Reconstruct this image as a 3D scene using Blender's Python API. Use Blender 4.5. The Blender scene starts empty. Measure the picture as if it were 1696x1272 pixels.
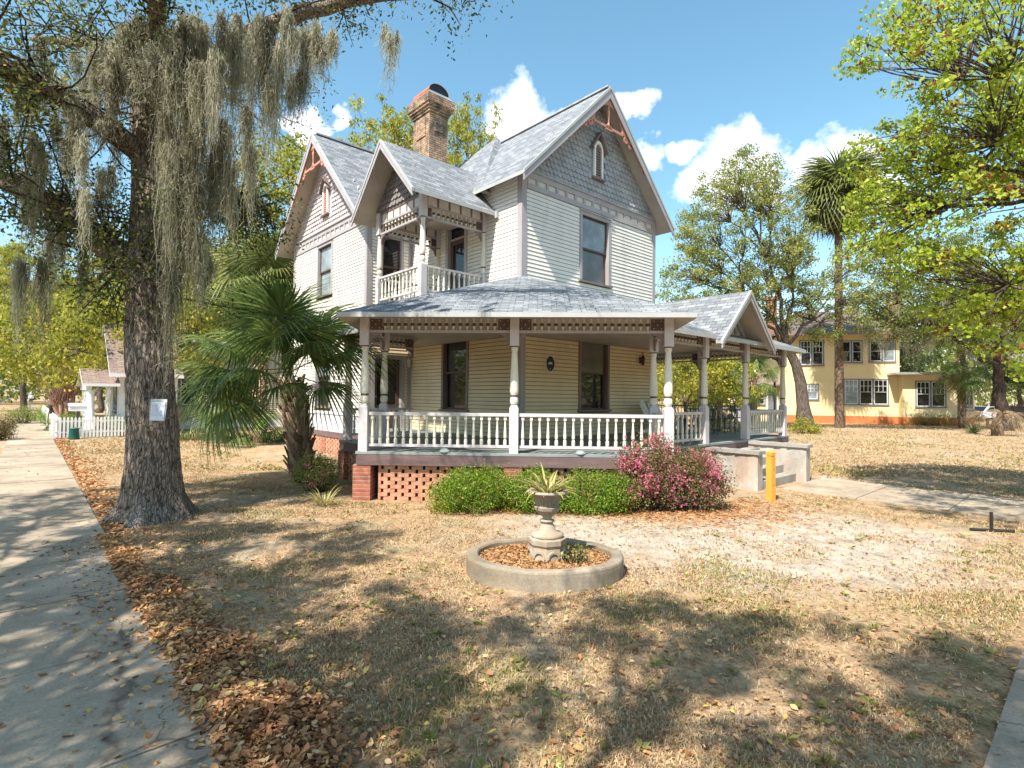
SUN_E=5.0; SKY_S=.14; EXPO=.98; SKY_AIR=1.15; SKY_DUST=.9; SKY_OZ=.6; SKY_SAT=1.14; CLOUD_L=7.
CLOUDS=[(880,205,62),(935,210,50),(840,225,40),(1042,175,24),(1072,252,36),(1128,240,21),(1205,300,66),(1262,292,50),(1150,314,38),(1335,285,36),(1410,272,48),(1460,305,38),(520,208,30),(563,187,14),(490,215,20)]
import bpy, math, random
import numpy as np
from mathutils import Vector, Matrix
R = random.Random(7)
NR = np.random.default_rng(11)
SC = bpy.context.scene
COL = SC.collection
D = bpy.data
pi = math.pi
rad = math.radians
GA = rad(42.06)                     # the plot's grid is turned by this against the camera
CX, CY = .21, 13.4                  # the house corner nearest the camera
d1 = np.array([-math.sin(GA), math.cos(GA)])
d2 = np.array([math.cos(GA), math.sin(GA)])
def hw(u, v, z=0.):
    return (CX + u*d2[0] + v*d1[0], CY + u*d2[1] + v*d1[1], z)
Q2 = math.sqrt(2)
def st(s, t): return ((s+t)/Q2, (t-s)/Q2)

# ------------------------------------------------------------------ meshes
class MB:
    def __init__(s): s.v=[]; s.f=[]; s.m=[]; s.uv=[]
    def face(s, pts, m=0, uv=None):
        i=len(s.v); s.v.extend([tuple(p) for p in pts]); s.f.append(tuple(range(i,i+len(pts)))); s.m.append(m)
        s.uv.append(uv)
    def hexa(s, p, m=0):            # p: 8 points, bottom four then top four
        i=len(s.v); s.v.extend([tuple(q) for q in p])
        for f in ((3,2,1,0),(4,5,6,7),(0,1,5,4),(1,2,6,5),(2,3,7,6),(3,0,4,7)):
            s.f.append(tuple(i+k for k in f)); s.m.append(m); s.uv.append(None)
    def box(s, x0,x1,y0,y1,z0,z1,m=0):
        s.hexa([(x0,y0,z0),(x1,y0,z0),(x1,y1,z0),(x0,y1,z0),(x0,y0,z1),(x1,y0,z1),(x1,y1,z1),(x0,y1,z1)],m)
    def bar(s, p, q, w, h, m=0, up=(0,0,1)):   # straight square bar between two points
        p=Vector(p); q=Vector(q); d=(q-p).normalized(); up=Vector(up)
        if abs(d.dot(up))>.98: up=Vector((1,0,0))
        a=d.cross(up).normalized()*w/2; b=a.cross(d).normalized()*h/2
        s.hexa([p-a-b,p+a-b,q+a-b,q-a-b,p-a+b,p+a+b,q+a+b,q-a+b],m)
    def prism(s, poly, ext, m=0, mside=None, mend=None):
        e=Vector(ext); n=len(poly); i=len(s.v)
        s.v.extend([tuple(p) for p in poly]); s.v.extend([tuple(Vector(p)+e) for p in poly])
        s.f.append(tuple(range(i,i+n))[::-1]); s.m.append(m if mend is None else mend); s.uv.append(None)
        s.f.append(tuple(range(i+n,i+2*n))); s.m.append(m); s.uv.append(None)
        for k in range(n):
            s.f.append((i+k,i+(k+1)%n,i+n+(k+1)%n,i+n+k)); s.m.append(m if mside is None else mside); s.uv.append(None)
    def lathe(s, c, prof, n=12, mats=None, axis=2):
        i=len(s.v); c=Vector(c)
        for r,z in prof:
            for k in range(n):
                a=2*pi*k/n
                p=(r*math.cos(a),r*math.sin(a),z)
                if axis==0: p=(z,r*math.cos(a),r*math.sin(a))
                if axis==1: p=(r*math.sin(a),z,r*math.cos(a))
                s.v.append(tuple(c+Vector(p)))
        for j in range(len(prof)-1):
            for k in range(n):
                a=i+j*n+k; b=i+j*n+(k+1)%n
                s.f.append((a,b,b+n,a+n)); s.m.append(0 if mats is None else mats[j]); s.uv.append(None)
        for j,fl in ((0,1),(len(prof)-1,0)):
            f=tuple(i+j*n+k for k in range(n)); s.f.append(f[::-1] if fl else f)
            s.m.append(0 if mats is None else mats[min(j,len(mats)-1)]); s.uv.append(None)
    def tube(s, pts, rads, n=8, m=0):
        i=len(s.v); pts=[Vector(p) for p in pts]; prev=None
        for j,p in enumerate(pts):
            d=(pts[min(j+1,len(pts)-1)]-pts[max(j-1,0)]).normalized()
            if prev is None:
                a=d.orthogonal().normalized()
            else:
                a=(prev-d*prev.dot(d)); a=a.normalized() if a.length>1e-6 else d.orthogonal().normalized()
            prev=a; b=d.cross(a)
            r=rads[j] if hasattr(rads,'__len__') else rads
            for k in range(n):
                t=2*pi*k/n; s.v.append(tuple(p+a*r*math.cos(t)+b*r*math.sin(t)))
        for j in range(len(pts)-1):
            for k in range(n):
                x=i+j*n+k; y=i+j*n+(k+1)%n
                s.f.append((x,y,y+n,x+n)); s.m.append(m); s.uv.append(None)
        s.f.append(tuple(i+k for k in range(n))[::-1]); s.m.append(m); s.uv.append(None)
        e=i+(len(pts)-1)*n
        s.f.append(tuple(e+k for k in range(n))); s.m.append(m); s.uv.append(None)
    def slab(s, poly, th, mt=0, ms=1, mb=2, eave=None):
        """roof slope: planar polygon extruded straight down; uv in metres along the eave and up the slope"""
        P=[Vector(p) for p in poly]; n=Vector((0,0,0))
        for k in range(len(P)): n+= (P[k]-P[0]).cross(P[(k+1)%len(P)]-P[0])
        n.normalize()
        if n.z<0: P=P[::-1]; n=-n
        e=Vector((0,0,1)).cross(n)
        e=e.normalized() if e.length>1e-4 else Vector((1,0,0)); g=n.cross(e)
        uv=[(p.dot(e),p.dot(g)) for p in P]
        i=len(s.v); N=len(P); dn=Vector((0,0,-th))
        s.v.extend([tuple(p) for p in P]); s.v.extend([tuple(p+dn) for p in P])
        s.f.append(tuple(range(i,i+N))); s.m.append(mt); s.uv.append(uv)
        s.f.append(tuple(range(i+N,i+2*N))[::-1]); s.m.append(mb); s.uv.append(uv[::-1])
        for k in range(N):
            s.f.append((i+k,i+N+k,i+N+(k+1)%N,i+(k+1)%N)); s.m.append(ms); s.uv.append(None)
    def mesh(s, name, mats, smooth=False):
        me=D.meshes.new(name); me.from_pydata(s.v,[],s.f)
        for m in (mats if isinstance(mats,(list,tuple)) else [mats]): me.materials.append(m)
        me.polygons.foreach_set('material_index',s.m)
        if any(u is not None for u in s.uv):
            L=me.uv_layers.new(name='UVMap'); k=0
            for f,u in zip(s.f,s.uv):
                for j in range(len(f)):
                    if u is not None: L.data[k].uv=u[j]
                    k+=1
        if smooth: me.polygons.foreach_set('use_smooth',[True]*len(s.f))
        me.update(); return me
    def build(s, name, mats, parent=None, smooth=False, loc=None):
        return link(name, s.mesh(name,mats,smooth), parent, loc)
def link(name, me, parent=None, loc=None, rz=0, scale=None):
    o=D.objects.new(name,me); COL.objects.link(o)
    if parent is not None: o.parent=parent
    if loc is not None: o.location=loc
    if rz: o.rotation_euler=(0,0,rz)
    if scale is not None: o.scale=scale if hasattr(scale,'__len__') else (scale,)*3
    return o
def tag(o, label=None, cat=None, group=None, kind=None):
    if label: o['label']=label
    if cat: o['category']=cat
    if group: o['group']=group
    if kind: o['kind']=kind
    return o
def thing(name, label, cat, loc=(0,0,0), rz=0, group=None):
    o=D.objects.new(name,None); COL.objects.link(o); o.location=loc; o.rotation_euler=(0,0,rz)
    o.empty_display_size=.2
    return tag(o,label,cat,group)
def smooth_by_angle(me):
    me.polygons.foreach_set('use_smooth',[True]*len(me.polygons))
def copy_tree(o, parent=None):
    c=o.copy(); COL.objects.link(c); c.parent=parent
    for ch in list(o.children): copy_tree(ch,c)
    return c

# numpy meshes with a per-vertex tint (0..1)
def npmesh(name, V, F, mats, tint=None, smooth=False, midx=None):
    V=np.asarray(V,np.float32); F=np.asarray(F,np.int32); me=D.meshes.new(name)
    k=F.shape[1]
    me.vertices.add(len(V)); me.vertices.foreach_set('co',V.ravel())
    me.loops.add(F.size); me.loops.foreach_set('vertex_index',F.ravel())
    me.polygons.add(len(F)); me.polygons.foreach_set('loop_start',np.arange(0,F.size,k,dtype=np.int32))
    me.polygons.foreach_set('loop_total',np.full(len(F),k,np.int32))
    for m in (mats if isinstance(mats,(list,tuple)) else [mats]): me.materials.append(m)
    if midx is not None: me.polygons.foreach_set('material_index',np.asarray(midx,np.int32))
    if smooth: me.polygons.foreach_set('use_smooth',np.ones(len(F),bool))
    me.update(calc_edges=True)
    if tint is not None:
        a=me.attributes.new('tint','FLOAT','POINT'); a.data.foreach_set('value',np.asarray(tint,np.float32))
    me.validate()
    return me
def unit(a): return a/np.maximum(np.linalg.norm(a,axis=-1,keepdims=True),1e-9)
def leafquads(c, size, rng, aspect=.5, dirs=None, spread=1., fold=.0, flat=0.):
    n=len(c); d=rng.normal(size=(n,3))
    if dirs is not None: d=dirs+spread*d*.6
    d=unit(d); w=rng.normal(size=(n,3)); w[:,2]*=(1-flat); s=unit(np.cross(d,w)+1e-6)
    size=np.broadcast_to(np.asarray(size,float),(n,))[:,None]
    b=c-d*size*.5; t=c+d*size*.5; l=c+s*size*aspect*.5-d*size*.06; r=c-s*size*aspect*.5-d*size*.06
    V=np.stack([b,r,t,l],1).reshape(-1,3); F=np.arange(4*n).reshape(n,4)
    return V,F
class NB:                                    # gathers numpy quads
    def __init__(s): s.V=[];s.F=[];s.T=[];s.M=[];s.n=0
    def add(s,V,F,t=.5,m=0):
        s.V.append(V); s.F.append(F+s.n); s.n+=len(V)
        s.T.append(np.broadcast_to(np.asarray(t,float),(len(V),)) if np.ndim(t)==0 else t)
        s.M.append(np.full(len(F),m))
    def leaves(s,c,size,rng,tint,m=0,**k):
        V,F=leafquads(c,size,rng,**k); s.add(V,F,np.repeat(tint,4),m)
    def tube(s,P,r,n=7,t=.5,m=0):
        P=np.asarray(P,float); r=np.asarray(r,float)
        T=np.gradient(P,axis=0); T=unit(T)
        a=np.cross(T,[0.3,.9,.1]); a=unit(a); b=np.cross(T,a)
        k=np.arange(n)*2*pi/n
        V=(P[:,None]+r[:,None,None]*(a[:,None]*np.cos(k)[None,:,None]+b[:,None]*np.sin(k)[None,:,None])).reshape(-1,3)
        i=np.arange(len(P)-1)[:,None]*n; k=np.arange(n)[None]; k2=(k+1)%n
        F=np.stack([i+k,i+k2,i+k2+n,i+k+n],-1).reshape(-1,4)
        s.add(V,F,t,m)
    def ribbons(s,P,w,rng,t=.5,m=0):
        """P: (N,K,3) polylines, w: (N,K) widths -> flat strips"""
        N,K,_=P.shape; T=np.gradient(P,axis=1); sd=unit(np.cross(T,unit(rng.normal(size=(N,1,3)))+0*T))
        A=P-sd*w[...,None]/2; B=P+sd*w[...,None]/2
        V=np.stack([A,B],2).reshape(-1,3)
        i=(np.arange(N)*2*K)[:,None]+np.arange(K-1)[None]*2
        F=np.stack([i,i+1,i+3,i+2],-1).reshape(-1,4)
        tt=np.repeat(np.broadcast_to(t,(N,)),2*K)
        s.add(V,F,tt,m)
    def mesh(s,name,mats,smooth=False):
        return npmesh(name,np.concatenate(s.V),np.concatenate(s.F),mats,np.concatenate(s.T),smooth,np.concatenate(s.M))

# ------------------------------------------------------------------ materials
def newmat(name):
    m=D.materials.new(name); m.use_nodes=True; nt=m.node_tree; nt.nodes.clear()
    out=nt.nodes.new('ShaderNodeOutputMaterial'); b=nt.nodes.new('ShaderNodeBsdfPrincipled')
    nt.links.new(b.outputs[0],out.inputs[0]); return m,nt,b,out
def N(nt,t,**k):
    n=nt.nodes.new(t)
    for a,v in k.items():
        if a in n.inputs.keys(): n.inputs[a].default_value=v
        else: setattr(n,a,v)
    return n
def c4(c): return (c[0],c[1],c[2],1.)
def ramp(nt,stops,fac=None):
    r=nt.nodes.new('ShaderNodeValToRGB'); e=r.color_ramp.elements
    e[0].position=stops[0][0]; e[0].color=c4(stops[0][1]); e[1].position=stops[-1][0]; e[1].color=c4(stops[-1][1])
    for p,c in stops[1:-1]:
        x=e.new(p); x.color=c4(c)
    if fac is not None: nt.links.new(fac,r.inputs[0])
    return r
def mix(nt,fac,a,b,mode='MIX'):
    m=nt.nodes.new('ShaderNodeMix'); m.data_type='RGBA'; m.blend_type=mode
    for s,i in ((fac,0),(a,6),(b,7)):
        if isinstance(s,(int,float)): m.inputs[i].default_value=s
        elif isinstance(s,tuple): m.inputs[i].default_value=c4(s)
        else: nt.links.new(s,m.inputs[i])
    return m.outputs[2]
def noise(nt,scale,detail=4,rough=.6,vec=None,dist=0):
    n=nt.nodes.new('ShaderNodeTexNoise'); n.inputs['Scale'].default_value=scale; n.inputs['Detail'].default_value=detail
    n.inputs['Roughness'].default_value=rough; n.inputs['Distortion'].default_value=dist
    if vec is not None: nt.links.new(vec,n.inputs['Vector'])
    return n.outputs[0]
def coords(nt,scale=(1,1,1),kind='Object'):
    t=nt.nodes.new('ShaderNodeTexCoord'); m=nt.nodes.new('ShaderNodeMapping'); m.inputs['Scale'].default_value=scale
    nt.links.new(t.outputs[kind],m.inputs[0]); return m.outputs[0]
def bump(nt,b,h,strength=.3,dist=.02):
    n=nt.nodes.new('ShaderNodeBump'); n.inputs['Strength'].default_value=strength; n.inputs['Distance'].default_value=dist
    nt.links.new(h,n.inputs['Height']); nt.links.new(n.outputs[0],b.inputs['Normal'])
def plain(name,c,rough=.6,var=.12,scale=3.,bumpk=.15,bscale=30.,stretch=(1,1,1),spec=.3,dirt=None,dirtk=.35,metal=0):
    m,nt,b,o=newmat(name); v=coords(nt,stretch)
    f=noise(nt,scale,5,.65,v)
    r=ramp(nt,[(.3,tuple(x*(1-var) for x in c)),(.7,tuple(min(1,x*(1+var)) for x in c))],f)
    col=r.outputs[0]
    if dirt:
        g=ramp(nt,[(.52,(0,0,0)),(.72,(1,1,1))],noise(nt,scale*.6,6,.7,v))
        k=nt.nodes.new('ShaderNodeMath'); k.operation='MULTIPLY'; k.inputs[1].default_value=dirtk
        nt.links.new(g.outputs[0],k.inputs[0]); col=mix(nt,k.outputs[0],col,tuple(dirt))
    nt.links.new(col,b.inputs['Base Color']); b.inputs['Roughness'].default_value=rough
    b.inputs['Specular IOR Level'].default_value=spec; b.inputs['Metallic'].default_value=metal
    if bumpk: bump(nt,b,noise(nt,bscale,4,.6,v),bumpk,.01)
    return m
def leafmat(name,stops,trans=.35,rough=.5,spec=.25):
    m,nt,b,o=newmat(name); a=nt.nodes.new('ShaderNodeAttribute'); a.attribute_name='tint'
    r=ramp(nt,stops,a.outputs['Fac']); nt.links.new(r.outputs[0],b.inputs['Base Color'])
    b.inputs['Roughness'].default_value=rough; b.inputs['Specular IOR Level'].default_value=spec
    if trans:
        t=nt.nodes.new('ShaderNodeBsdfTranslucent'); nt.links.new(r.outputs[0],t.inputs[0])
        x=nt.nodes.new('ShaderNodeMixShader'); x.inputs[0].default_value=trans
        nt.links.new(b.outputs[0],x.inputs[1]); nt.links.new(t.outputs[0],x.inputs[2]); nt.links.new(x.outputs[0],o.inputs[0])
    return m
def shinglemat(name,c1,c2,mort,w=.30,h=.145,nz=.5):
    m,nt,b,o=newmat(name)
    t=nt.nodes.new('ShaderNodeUVMap'); t.uv_map='UVMap'
    br=nt.nodes.new('ShaderNodeTexBrick'); nt.links.new(t.outputs[0],br.inputs['Vector'])
    br.inputs['Color1'].default_value=c4(c1); br.inputs['Color2'].default_value=c4(c2); br.inputs['Mortar'].default_value=c4(mort)
    br.inputs['Scale'].default_value=1; br.inputs['Mortar Size'].default_value=.011; br.inputs['Mortar Smooth'].default_value=.3
    br.inputs['Brick Width'].default_value=w; br.inputs['Row Height'].default_value=h; br.inputs['Bias'].default_value=.0
    br.offset=.37; br.inputs['Mortar Size'].default_value=.007
    f=noise(nt,2.2,5,.6,t.outputs[0]); g=noise(nt,60,3,.6,t.outputs[0])
    r=ramp(nt,[(.3,(1-nz*.5,)*3),(.7,(1+nz*.3,)*3)],f)
    col=mix(nt,1.,br.outputs[0],r.outputs[0],'MULTIPLY')
    r2=ramp(nt,[(.3,(.75,)*3),(.7,(1.15,)*3)],g); col=mix(nt,1.,col,r2.outputs[0],'MULTIPLY')
    nt.links.new(col,b.inputs['Base Color']); b.inputs['Roughness'].default_value=.85; b.inputs['Specular IOR Level'].default_value=.2
    inv=nt.nodes.new('ShaderNodeMath'); inv.operation='SUBTRACT'; inv.inputs[0].default_value=1
    nt.links.new(br.outputs['Fac'],inv.inputs[1]); bump(nt,b,inv.outputs[0],.8,.012)
    return m
def brickmat(name,c1,c2,mort,axis='Object',w=.215,h=.075,soot=None):
    m,nt,b,o=newmat(name); t=nt.nodes.new('ShaderNodeTexCoord')
    sp=nt.nodes.new('ShaderNodeSeparateXYZ'); nt.links.new(t.outputs['Object'],sp.inputs[0])
    ad=nt.nodes.new('ShaderNodeMath'); ad.operation='ADD'; nt.links.new(sp.outputs[0],ad.inputs[0]); nt.links.new(sp.outputs[1],ad.inputs[1])
    cm=nt.nodes.new('ShaderNodeCombineXYZ'); nt.links.new(ad.outputs[0],cm.inputs[0]); nt.links.new(sp.outputs[2],cm.inputs[1])
    br=nt.nodes.new('ShaderNodeTexBrick'); nt.links.new(cm.outputs[0],br.inputs['Vector'])
    br.inputs['Color1'].default_value=c4(c1); br.inputs['Color2'].default_value=c4(c2); br.inputs['Mortar'].default_value=c4(mort)
    br.inputs['Scale'].default_value=1; br.inputs['Mortar Size'].default_value=.008; br.inputs['Brick Width'].default_value=w; br.inputs['Row Height'].default_value=h
    col=mix(nt,1.,br.outputs[0],ramp(nt,[(.3,(.7,)*3),(.7,(1.25,)*3)],noise(nt,9,4,.7,t.outputs['Object'])).outputs[0],'MULTIPLY')
    if soot:
        g=ramp(nt,[(.45,(0,0,0)),(.62,(1,1,1))],noise(nt,2.3,5,.7,t.outputs['Object']))
        col=mix(nt,g.outputs[0],col,soot)
    nt.links.new(col,b.inputs['Base Color']); b.inputs['Roughness'].default_value=.9; b.inputs['Specular IOR Level'].default_value=.15
    inv=nt.nodes.new('ShaderNodeMath'); inv.operation='SUBTRACT'; inv.inputs[0].default_value=1
    nt.links.new(br.outputs['Fac'],inv.inputs[1]); bump(nt,b,inv.outputs[0],.7,.01)
    return m
def glassmat(name,c,rough=.03,var=.4):
    m,nt,b,o=newmat(name); v=coords(nt)
    r=ramp(nt,[(.35,tuple(x*(1-var) for x in c)),(.7,tuple(x*(1+var) for x in c))],noise(nt,1.7,3,.5,v))
    nt.links.new(r.outputs[0],b.inputs['Base Color']); b.inputs['Roughness'].default_value=rough
    b.inputs['IOR'].default_value=1.5; b.inputs['Specular IOR Level'].default_value=.6
    bump(nt,b,noise(nt,2.2,2,.5,v),.04,.02)
    return m
M={}
M['siding']=plain('daylit_siding_paint',(.75,.725,.665),.55,.08,1.3,.1,40,(1,1,.35),.3,(.44,.39,.31),.55)  # pale copy of the siding paint, open daylight put into its colour
M['siding_low']=plain('porch_shade_siding_paint',(.72,.60,.39),.55,.06,1.3,.1,40,(1,1,1),.3,(.42,.33,.2),.4)  # same siding, the warm bounced light and shade under the porch painted in
M['groove']=plain('dirty_lap_joint',(.12,.085,.05),.8,.2,4,0)
M['siding_white']=plain('weathered_siding_paint',(.62,.585,.525),.6,.10,1.6,.15,40,(1.6,1.6,.3),.3,(.27,.24,.20),.55)
M['trim']=plain('lavender_grey_trim_paint',(.37,.345,.35),.5,.08,2,.1,40,(1,1,.4),.3,(.22,.19,.175),.5)
M['rail']=plain('pale_mauve_paint',(.53,.495,.50),.5,.08,3,.1,40,(1,1,1),.3,(.34,.30,.27),.5)
M['cream']=plain('cream_post_paint',(.70,.66,.56),.5,.07,4,.08,40,(1,1,.5),.3,(.44,.385,.30),.5)
M['brown']=plain('dark_brown_trim_paint',(.10,.066,.058),.5,.2,4,.1,30)
M['brown2']=plain('taupe_brown_trim_paint',(.20,.15,.14),.5,.15,3,.1,30,(1,1,.5))
M['skirt']=plain('weathered_brown_board',(.15,.10,.095),.7,.3,2.5,.2,30,(.4,.4,3))
M['gable']=plain('grey_shingle_paint',(.36,.365,.375),.7,.25,2.5,.2,60,(1,1,1),.2,(.16,.16,.17),.4)
M['gable_warm']=plain('taupe_shingle_paint',(.46,.41,.40),.7,.18,2.5,.2,60,(1,1,1),.2,(.2,.18,.17),.4)
M['gable_brown']=plain('taupe_balcony_shingles',(.20,.175,.17),.7,.2,2.5,.2,60)
M['salmon']=plain('salmon_ornament_paint',(.50,.235,.17),.5,.12,5,.1,40)
M['panel']=plain('pale_frieze_panel',(.60,.55,.49),.5,.1,4,.1,40)
M['fascia']=plain('grey_fascia_metal',(.40,.40,.39),.4,.08,2,.05,30,(1,1,1),.4,(.28,.28,.27),.3)
M['soffit']=plain('beige_soffit_boards',(.47,.41,.345),.6,.1,2,.2,12,(1,1,1),.2,(.22,.18,.15),.3)
M['roof']=shinglemat('roof_shingles',(.29,.305,.32),(.155,.17,.19),(.075,.08,.085),.26,.125,.32)
M['roof_brown']=shinglemat('brown_roof_shingles',(.30,.22,.18),(.22,.16,.13),(.1,.08,.07))
M['roof_dark']=shinglemat('dark_roof_shingles',(.2,.16,.14),(.14,.11,.1),(.07,.06,.05))
M['brick']=brickmat('red_brick',(.40,.13,.075),(.28,.10,.065),(.33,.27,.22))
M['brick_block']=plain('pale_red_brick',(.47,.235,.15),.9,.3,6,.3,60,(1,1,1),.15,(.5,.42,.33),.5)
M['chimney']=brickmat('tan_chimney_brick',(.52,.35,.22),(.40,.25,.155),(.09,.065,.05),soot=(.10,.085,.07))
M['copper']=plain('rusted_metal_cap',(.36,.13,.075),.6,.3,5,.2,30)
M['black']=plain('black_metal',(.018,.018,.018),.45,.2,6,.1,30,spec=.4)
M['grey_metal']=plain('sheet_metal',(.5,.51,.53),.35,.15,4,.1,20,metal=.6)
M['floorpaint']=plain('grey_green_porch_floor',(.22,.25,.245),.55,.2,2,.15,30,(1,1,1),.3,(.4,.38,.33),.3)
M['glass']=glassmat('dark_window_glass',(.012,.012,.013))
M['glass_screen']=glassmat('insect_screen_glass',(.13,.135,.14),.3,.3)
M['glass_curtain']=glassmat('curtained_glass',(.25,.29,.31),.12,.35)
M['dark_behind_pane']=glassmat('drawn_blind_glass',(.13,.125,.10),.15,.12)
M['white']=plain('white_paint',(.78,.77,.74),.5,.06,3,.08,40,(1,1,1),.3,(.5,.47,.42),.25)
M['lavender']=plain('lavender_skirting_boards',(.52,.50,.53),.55,.15,2,.15,30,(3,3,.5),.3,(.33,.31,.3),.4)
# ================================================================== THE HOUSE
house=thing('victorian_house','two-storey cream clapboard house with steep grey shingle gables, brick chimney and wraparound spindle porch','house',(CX,CY,0),GA)
class Wall:
    def __init__(s,o,d,n): s.o=Vector((o[0],o[1],0)); s.d=Vector((d[0],d[1],0)); s.n=Vector((n[0],n[1],0))
    def P(s,a,z,d=0): 
        q=s.o+s.d*a+s.n*d; return (q.x,q.y,z)
    def box(s,mb,a0,a1,z0,z1,e0,e1,m=0):
        mb.hexa([s.P(a0,z0,e0),s.P(a1,z0,e0),s.P(a1,z0,e1),s.P(a0,z0,e1),s.P(a0,z1,e0),s.P(a1,z1,e0),s.P(a1,z1,e1),s.P(a0,z1,e1)],m)
WF=Wall((0,0),(1,0),(0,-1)); WL=Wall((0,0),(0,1),(-1,0))
WV=Wall((-1.55,5.2),(1,0),(0,-1)); WU=Wall((-1.55,5.2),(0,1),(-1,0))
def siding(W,a0,a1,z0,z1,ops,name,mat,exp=.104):
    mb=MB()
    A=sorted(set([a0,a1]+[x for o in ops for x in o[:2]])); Z=sorted(set([z0,z1]+[x for o in ops for x in o[2:]]))
    for i in range(len(A)-1):
        for j in range(len(Z)-1):
            am=(A[i]+A[i+1])/2; zm=(Z[j]+Z[j+1])/2
            if not any(o[0]<am<o[1] and o[2]<zm<o[3] for o in ops):
                mb.face([W.P(A[i],Z[j]),W.P(A[i+1],Z[j]),W.P(A[i+1],Z[j+1]),W.P(A[i],Z[j+1])])
    z=z0
    while z<z1-.01:
        zt=min(z+exp-.013,z1); zm=z+exp/2; iv=[(a0,a1)]
        for o in ops:
            if o[2]<zm<o[3]:
                iv=[q for (x,y) in iv for q in ((x,min(y,o[0])),(max(x,o[1]),y)) if q[1]-q[0]>.01]
        for x,y in iv:
            j=R.uniform(-.002,.002)
            mb.hexa([W.P(x,z,.001),W.P(y,z,.001),W.P(y,z,.030+j),W.P(x,z,.030+j),W.P(x,zt,.001),W.P(y,zt,.001),W.P(y,zt,.017),W.P(x,zt,.017)],1)
        z+=exp
    return mb.build(name,[M['groove'],mat],house)
def window(W,a0,a1,z0,z1,casing=.11,upper='glass',lower='glass',cm='trim',name='window',label=None,sill=True,sash='brown',mid=.5):
    mb=MB(); e=.045
    W.box(mb,a0-casing,a0,z0,z1+casing,.0,e); W.box(mb,a1,a1+casing,z0,z1+casing,.0,e); W.box(mb,a0,a1,z1,z1+casing,.0,e+.004)
    W.box(mb,a0-casing-.03,a1+casing+.03,z1+casing,z1+casing+.035,0,e+.04)
    for x in (a0,a1-.012): W.box(mb,x,x+.012,z0,z1,-.12,.0)
    w=mb.build(name,M[cm],house)
    if label: w['label']=label
    zm=z0+(z1-z0)*mid
    for nm,za,zb,g,dp in (('upper_sash',zm-.02,z1,upper,-.03),('lower_sash',z0,zm+.02,lower,-.065)):
        s=MB(); t=.055
        W.box(s,a0+.012,a0+.012+t,za,zb,dp-.035,dp); W.box(s,a1-.012-t,a1-.012,za,zb,dp-.035,dp)
        W.box(s,a0+.012+t,a1-.012-t,za,za+.05,dp-.035,dp); W.box(s,a0+.012+t,a1-.012-t,zb-.05,zb,dp-.035,dp)
        s.build('sash',M[sash],w)
        g_=MB(); W.box(g_,a0+.06,a1-.06,za+.045,zb-.045,dp-.028,dp-.022); g_.build('pane',M[g],w)
    b=MB(); W.box(b,a0,a1,z0,z1,-.2,-.13); b.build('dark_behind_pane',M['black'],w)  # black panel put in for the darkness of the room
    if sill:
        s=MB(); W.box(s,a0-casing-.05,a1+casing+.05,z0-.05,z0,0,.085); s.build('sill',M['brown2' if cm=='trim' else cm],w)
    return w
def door(W,a0,a1,z0,z1,name='door',glass=True,casing=.12,transom=0.):
    mb=MB(); e=.05
    W.box(mb,a0-casing,a0,z0,z1+casing,0,e); W.box(mb,a1,a1+casing,z0,z1+casing,0,e); W.box(mb,a0,a1,z1,z1+casing,0,e+.004)
    for x in (a0,a1-.015): W.box(mb,x,x+.015,z0,z1,-.15,0)
    if transom: W.box(mb,a0+.015,a1-.015,z1-transom-.05,z1-transom,-.1,-.02)
    d=mb.build(name,M['trim'],house)
    s=MB(); zt=z1-(transom+.05 if transom else 0)
    W.box(s,a0+.02,a0+.13,z0,zt,-.1,-.05); W.box(s,a1-.13,a1-.02,z0,zt,-.1,-.05)
    W.box(s,a0+.13,a1-.13,z0,z0+.75,-.1,-.055); W.box(s,a0+.13,a1-.13,zt-.13,zt,-.1,-.05)
    s.build('door_leaf',M['brown'],d)
    g=MB(); W.box(g,a0+.125,a1-.125,z0+.74,zt-.12,-.085,-.075)
    if transom: W.box(g,a0+.02,a1-.02,z1-transom,z1,-.085,-.075)
    g.build('pane',M['glass'],d)
    k=MB(); k.lathe(W.P(a0+.08 if glass else a1-.08,z0+1.0,-.03),[(.0,-.02),(.03,-.015),(.035,.0),(.03,.015),(.0,.02)],8); k.build('handle',M['grey_metal'],d)
    b=MB(); W.box(b,a0,a1,z0,z1,-.25,-.16); b.build('door_backing',M['black'],d)
    return d
ZF=.926; ZT=7.26; ZG=7.69
# front wall
opF=[(2.17,3.56,5.18,7.20),(2.16,3.54,1.58,3.78)]
siding(WF,0,5.85,4.982,ZT,opF,'front_wall',M['siding']); siding(WF,0,5.85,ZF,4.982,opF,'shade_tinted_wall',M['siding_low'])
window(WF,2.28,3.45,5.25,7.10,upper='glass_curtain',lower='glass_screen',label='upper window with a rusty brown sash over the porch roof',casing=.1)
window(WF,2.27,3.43,1.63,3.70,upper='dark_behind_pane',lower='glass',cm='brown2',casing=.1)
# left wall
opL=[(2.1,3.4,1.55,3.80),(2.23,3.24,4.6,6.95)]
siding(WL,0,5.2,4.358,ZG,opL,'side_wall',M['siding']); siding(WL,0,5.2,ZF,4.358,opL,'shade_tinted_wall',M['siding_low'])
window(WL,2.2,3.3,1.6,3.72,cm='brown2',casing=.1)
door(WL,2.34,3.13,4.62,6.85,'balcony_door',transom=.28)
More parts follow.
